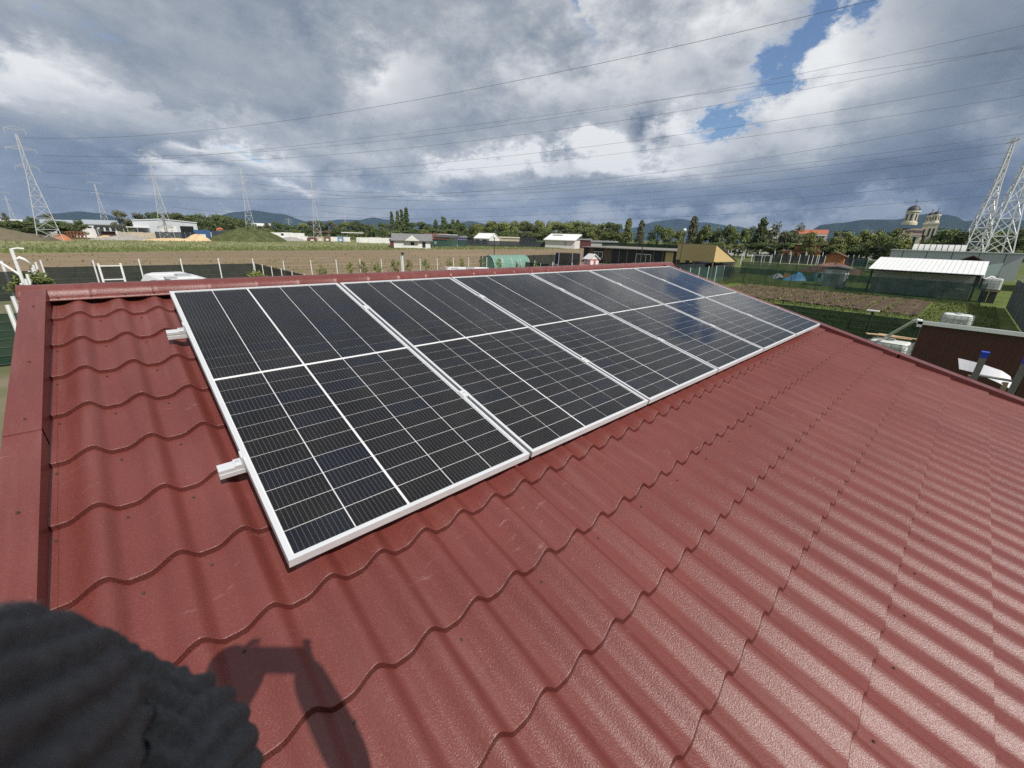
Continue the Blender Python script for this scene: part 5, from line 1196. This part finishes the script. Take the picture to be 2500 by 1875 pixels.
r7 = random.Random(8); gv = [v.co.copy() for v in gm.data.vertices if v.co.z > .1]; sc_ = MB()
for _ in range(2600):
    a_, b_ = r7.choice(gv), r7.choice(gv)
    if (a_ - b_).length > 3.2: continue
    c_ = a_.lerp(b_, r7.random()) + Vector((r7.uniform(-.3, .3), r7.uniform(-.3, .3), r7.uniform(-.05, .5))); s_ = r7.uniform(.15, .4)
    t1 = Vector((r7.uniform(-1, 1), r7.uniform(-1, 1), r7.uniform(-.4, .4))).normalized() * s_; t2 = Vector((r7.uniform(-.5, .5), r7.uniform(-.5, .5), 1)).normalized() * s_
    sc_.add([c_ - t1 * .7, c_ + t1 * .7, c_ + t1 * .4 + t2, c_ - t1 * .4 + t2], [(0, 1, 2, 3)])
tag(sc_.build('scrub_cover', LEAF[1], gm), kind='stuff')
RUST = mat('rusty_steel', (.20, .085, .05), .8, var=.25, vscale=2)
for i, px in enumerate([166, 174, 182, 190, 199, 207]):
    t = bld('steel_frame', ORD[i] + ' of the row of rusty steel frames from the left pylon', 'frame', px, 186); t.rotation_euler[2] += .5; t['group'] = 'rusty frames in the yard'
    for x in (-.55, .55): MB().box(x - .13, x + .13, -.1, .1, 0, 2.2).build('upright', RUST, t)
    for z in (.25, 1.1, 2.0): MB().box(-.42, .42, -.08, .08, z - .1, z + .1).build('cross_piece', RUST, t)
t = bld('canopy', 'dark lean-to canopy on thin posts left of the barn', 'canopy', 276, 200); t.scale = (.56, 1, 1); MB().prism([(-7, 4.1), (6.6, 3.9), (7, 3.3), (-6.4, 3.4)], -1, 4, 'y').build('canopy_roof', mat('dark_canopy', (.03, .035, .035), .6), t)
for x in (-5.6, 2.6, 6): MB().box(x - .1, x + .1, -.8, -.6, 0, 3.4).build('post', GALV, t)
MB().box(-4.5, 2, 1, 3, 0, 2.2).build('stored_goods', mat('maroon_boxes', (.09, .04, .04), .8), t)
t = bld('canopy', 'flat white roofed shelter between the dark canopy and the barn', 'canopy', 342, 212); t.scale = (.5, 1, 1); MB().box(-6, 7, 0, 4, 3.6, 3.9).build('canopy_roof', WALLW, t)
for x in (-5.5, 0, 6.5): MB().box(x - .12, x + .12, .1, .3, 0, 3.6).build('post', GALV, t)
MB().box(-4, 5, 1, 3, 0, 2.2).build('stored_goods', DKW, t)
a, b = base_at(382, 200), base_at(482, 204)
fence('dark net fence in front of the barn doors', (a.x, a.y), (b.x, b.y), 7, 2.5, 2.5, NETK, GALV, wires=0)
def container(label, px, d, w, h, m, dp=2.4):
    t = bld('container', label, 'container', px, d); MB().box(-w / 2, w / 2, 0, dp, .1, h).build('body', m, t)
    for k in range(int(w / .5)): x = -w / 2 + .25 + k * .5; MB().box(x - .06, x + .06, -.04, -.002, .2, h - .15).build('corrugation', m, t)
    MB().box(-w * .18, w * .18, -.06, -.042, h * .2, h * .55).build('placard', WALLW, t)
container('blue container right of the barn', 497, 205, 5.2, 3.4, mat('blue_container', (.03, .09, .22), .6)); container('dark blue container before the orange loader', 541, 200, 5.6, 3.2, mat('navy_container', (.025, .04, .07), .6))
container('white container at the left of the block wall', 742, 205, 3.4, 1.9, WALLW); container('dark red container lying in the block wall', 762, 203, 3.6, 1.5, mat('maroon_container', (.12, .05, .04), .7)); container('cream container in the middle of the block wall', 782, 205, 3.2, 1.9, BEI)
container('brown container in the block wall', 799, 205, 3.0, 2.2, mat('brown_container', (.16, .09, .07), .7)); container('pale container left of the blue one', 816, 205, 3.0, 2.0, WALLW); container('small blue container in the block wall', 831, 205, 2.6, 2.2, mat('sky_blue_container', (.16, .27, .42), .6)); container('white container at the right end of the block wall', 846, 206, 3.0, 2.0, WALLW)
t = bld('loader', 'orange loader arm above the dark blue container', 'loader', 541, 206); t.scale = (.6, .8, .85); O_ = mat('orange_machine', (.60, .13, .05), .5)
MB().box(-1.6, 1.5, 0, 2, .6, 3.3).build('body', O_, t); MB().tube([(-1.8, 1, 4.2), (0, 1, 4.9), (1.7, 1, 4.5)], .35, 8).build('boom', O_, t); MB().tube([(0, 1, 3.2), (.2, 1, 4.8)], .25, 8).build('mast', O_, t)
for x in (-1.1, 1.0): MB().tube([(x, -.15, .55), (x, .35, .55)], .55, 12).build('wheel', mat('tyre', (.02, .02, .02), .8), t)
t = bld('excavator', 'yellow excavator half hidden by the overgrown mound', 'excavator', 638, 196); YL = mat('yellow_machine', (.55, .36, .04), .5)
MB().box(-1.3, 1.2, 0, 2, 1.0, 2.6).build('body', YL, t); MB().box(.2, 1.2, 0, 1, 2.6, 3.5).build('cab', DKW, t); MB().tube([(-.8, 1, 2.4), (-2.2, 1, 4.1), (-3.6, 1, 2.6)], .25, 8).build('boom', YL, t); MB().box(-1.6, 1.5, -.1, 2.1, 0, .9).build('tracks', mat('tyre', (.02, .02, .02), .8), t)
t = bld('truck', 'white tipper truck standing left of the block wall', 'truck', 706, 208); 
MB().prism([(-3.1, .7), (-1.3, .7), (-1.3, 3.2), (-2.7, 3.2), (-3.1, 2.0)], 0, 2.4, 'y').build('cab', WHITE, t); MB().box(-2.8, -1.8, -.02, -.003, 2.0, 2.9).build('window', DKW, t); MB().prism([(-1.1, 1.2), (3.4, 1.2), (3.7, 2.9), (-1.2, 2.9)], 0, 2.4, 'y').build('tipper_body', WALLW, t); MB().box(-3.0, 3.3, .3, 2.1, .55, .68).build('chassis', DKW, t)
for x in (-2.3, 1.2, 2.4): MB().tube([(x, -.05, .5), (x, .3, .5)], .5, 12).build('wheel', mat('tyre', (.02, .02, .02), .8), t)
# ================================================================== middle distance: small houses and sheds
t = bld('small_house', 'small white house with grey hipped roof beside the black field fence', 'house', 1006, 138); gable(t, 11, 7, 2.3, 4.3, WALLW, GRT, 'x', .7); openings(t, [(-.5, .6, .9, 1.9), (3, 4, .3, 2)], DKW); MB().prism([(-2.2, 2.25), (2.2, 2.25), (0, 3.9)], -1.2, -.75, 'y').build('porch_gable', WALLW, t)
t = bld('shed', 'dark red low shed tucked left of the small white house', 'shed', 978, 150); gable(t, 7, 4, 1.9, 2.5, mat('maroon_wall', (.12, .035, .035), .8), mat('dark_felt', (.06, .065, .07), .8))
t = bld('shed', 'dark roofed hut right of the small white house', 'shed', 1066, 170); gable(t, 8, 5, 2.6, 4.6, mat('dark_wall', (.05, .045, .04), .8), BRR, 'x', .6); openings(t, [(-1, 0, .8, 1.8)], WALLW)
t = bld('shed', 'pale flat hut with dark front roof at the end of the field', 'shed', 1092, 172); MB().box(-4, 4, 0, 4, 0, 4.4).build('wall', WALLW, t); MB().prism([(-2.6, 3.2), (-.1, 4.0), (-.1, 4.2), (-2.6, 3.4)], -5, 5, 'x').build('roof', mat('dark_felt', (.06, .065, .07), .8), t)
for i, (px, d, w, lb) in enumerate([(862, 270, 12, 'flat pale canopy in front of the far wood'), (788, 275, 10, 'low red-brown roof in front of the far wood')]):
    t = bld('canopy', lb, 'canopy', px, d); MB().box(-w / 2, w / 2, 0, 5, 3.6, 4.0).build('canopy_roof', WALLW if i == 0 else BRR, t)
    for x in (-w / 2 + .5, w / 2 - .5): MB().box(x - .15, x + .15, .2, .5, 0, 3.6).build('post', DKW, t)
t = bld('field_barn', 'white gabled barn at the end of the ploughed field', 'barn', 1176, 225, face(1176) - .75); gable(t, 10.5, 8, 3.0, 5.6, WALLW, WHITE, 'x', .4)
MB().box(5.27, 5.30, 2.7, 5.3, 3.3, 4.6).build('hay_door', mat('grey_hatch', (.35, .36, .37), .4), t); openings(t, [(-4.6, -1.5, .1, 2.4), (.5, 3.4, .1, 2.4)], DKW, 'doorway')
t = bld('field_shed', 'white shed with sloping white roof among black nets', 'shed', 1357, 196, face(1357) - .35)
MB().box(-5, 8.8, 0, 8, 0, 3.4).build('wall', mat('white_planks', (.66, .65, .62), .8, var=.06, stretch=(.2, 1, 4)), t); MB().prism([(-.9, 3.3), (8.6, 5.9), (8.6, 6.1), (-.9, 3.5)], -5.6, 9.4, 'x').build('roof', WHITE, t)
MB().prism([(0, 3.402), (8, 3.402), (8, 5.7)], -5, -4.9, 'x').build('gable', WSH, t); MB().box(-3.6, 1, 5.5, 8.2, 5.45, 5.75).build('solar_collector', mat('grey_hatch', (.35, .36, .37), .4), t); openings(t, [(4.2, 5.0, 1.2, 2.9)], mat('grey_hatch', (.35, .36, .37), .4), 'door')
for i, (px, d, w, h, m_, lb) in enumerate([(1232, 236, 16, 4.0, BEI, 'low cream roof behind the black nets right of the barn'), (1476, 190, 11, 3.6, WSH, 'pale low hut left of the green net fence'), (1118, 200, 8, 3.8, mat('violet_wall', (.16, .13, .30), .8), 'small violet hut left of the white gabled barn'), (1420, 205, 9, 4.2, mat('maroon_wall', (.12, .035, .035), .8), 'dark red low hut right of the white shed')]):
    t = bld('shed', lb, 'shed', px, d); MB().box(-w / 2, w / 2, 0, 5, 0, h - .6).build('wall', m_, t); MB().prism([(-.4, h - .58), (5.4, h - .1), (5.4, h + .1), (-.4, h - .4)], -w / 2 - .3, w / 2 + .3, 'x').build('roof', GRT if i != 0 else BEI, t)
# ================================================================== grass, weeds
rr = random.Random(5)
def tufts(name, n, area, hmin, hmax, m, wmul=.06):
    m_ = MB(); V = []; F = []
    for _ in range(n):
        x, y = area(); h = rr.uniform(hmin, hmax); a = rr.uniform(0, 3.14); w = h * wmul * rr.uniform(.6, 1.6); lx_ = rr.uniform(-.4, .4) * h; ly_ = rr.uniform(-.4, .4) * h; k = len(V)
        V += [(x - w * math.cos(a), y - w * math.sin(a), ZG), (x + w * math.cos(a), y + w * math.sin(a), ZG), (x + lx_, y + ly_, ZG + h)]; F.append((k, k + 1, k + 2))
    o = MB().add(V, F).build(name, m); tag(o, None, None, None, 'stuff'); return o
BLADE = mat('grass_blade', (.19, .215, .082), .8, spec=.2, col2=(.115, .145, .045), vscale=.4); DRY = mat('dry_grass', (.31, .30, .17), .9, spec=.1, col2=(.19, .20, .10), vscale=.2)
def edge_():
    x = rr.uniform(-60, 178); P = [(-60, 88), (-12, 92.5), (11, 99.5), (42, 104), (77, 109.5), (113, 114), (178, 131)]
    for (a, ya), (b, yb_) in zip(P, P[1:]):
        if a <= x <= b: y = ya + (yb_ - ya) * (x - a) / (b - a)
    return x, y + abs(rr.gauss(0, 14)) + .1
o = tufts('meadow_grass', 26000, edge_, .10, .34, BLADE, .5); o['label'] = 'tall green grass of the meadow behind the ploughed field'
o = tufts('dry_meadow_grass', 14000, lambda: (rr.uniform(-60, 140), rr.uniform(105, 225)), .15, .45, DRY, .6); o['label'] = 'pale dry grass further back on the meadow'
def gard():
    k = rr.random()
    if k < .35: return 52.2 + rr.gauss(0, .35), rr.uniform(-4, 16.5)
    if k < .6: return rr.uniform(23.2, 39), rr.uniform(-4.4, 12)
    if k < .75: return rr.uniform(36, 52), 15.9 + rr.gauss(0, .5)
    if k < .85: return 38.6 + rr.gauss(0, .5), rr.uniform(-2, 14)
    return rr.uniform(33, 52), rr.uniform(-5.4, -1.8)
o = tufts('lawn_grass', 30000, gard, .04, .17, BLADE, .25); o['label'] = 'lawn grass and weeds around the garden bed'
def crops():
    k = round(rr.uniform(-.8, 12.6) / 1.15) * 1.15 + .28; return rr.uniform(39.6, 50.8), k + rr.gauss(0, .12)
o = tufts('seedlings', 4200, crops, .10, .26, mat('seedling_leaf', (.24, .24, .09), .8, col2=(.16, .16, .06), vscale=1), .3); o['label'] = 'rows of young seedlings in the garden bed'
def plough():
    return rr.uniform(-50, 150), 38 + abs(rr.gauss(0, 26))
o = tufts('field_weeds', 7000, plough, .08, .25, BLADE, .5); o['label'] = 'scattered low weeds on the ploughed field'
# ================================================================== air
hz = MB().box(-9500, 9500, -9500, 9500, ZG - 1, 900).build('haze', None); hz.data.materials.clear()
hm = bpy.data.materials.new('air'); hm.use_nodes = True; N = hm.node_tree.nodes; N.clear()
pv = N.new('ShaderNodeVolumePrincipled'); pv.inputs['Color'].default_value = (.40, .61, 1.0, 1); pv.inputs['Density'].default_value = 4.8e-5; pv.inputs['Anisotropy'].default_value = 0.0
mo = N.new('ShaderNodeOutputMaterial'); hm.node_tree.links.new(pv.outputs[0], mo.inputs['Volume']); hz.data.materials.append(hm); hz['kind'] = 'stuff'; hz['label'] = 'thin bluish air over the plain'
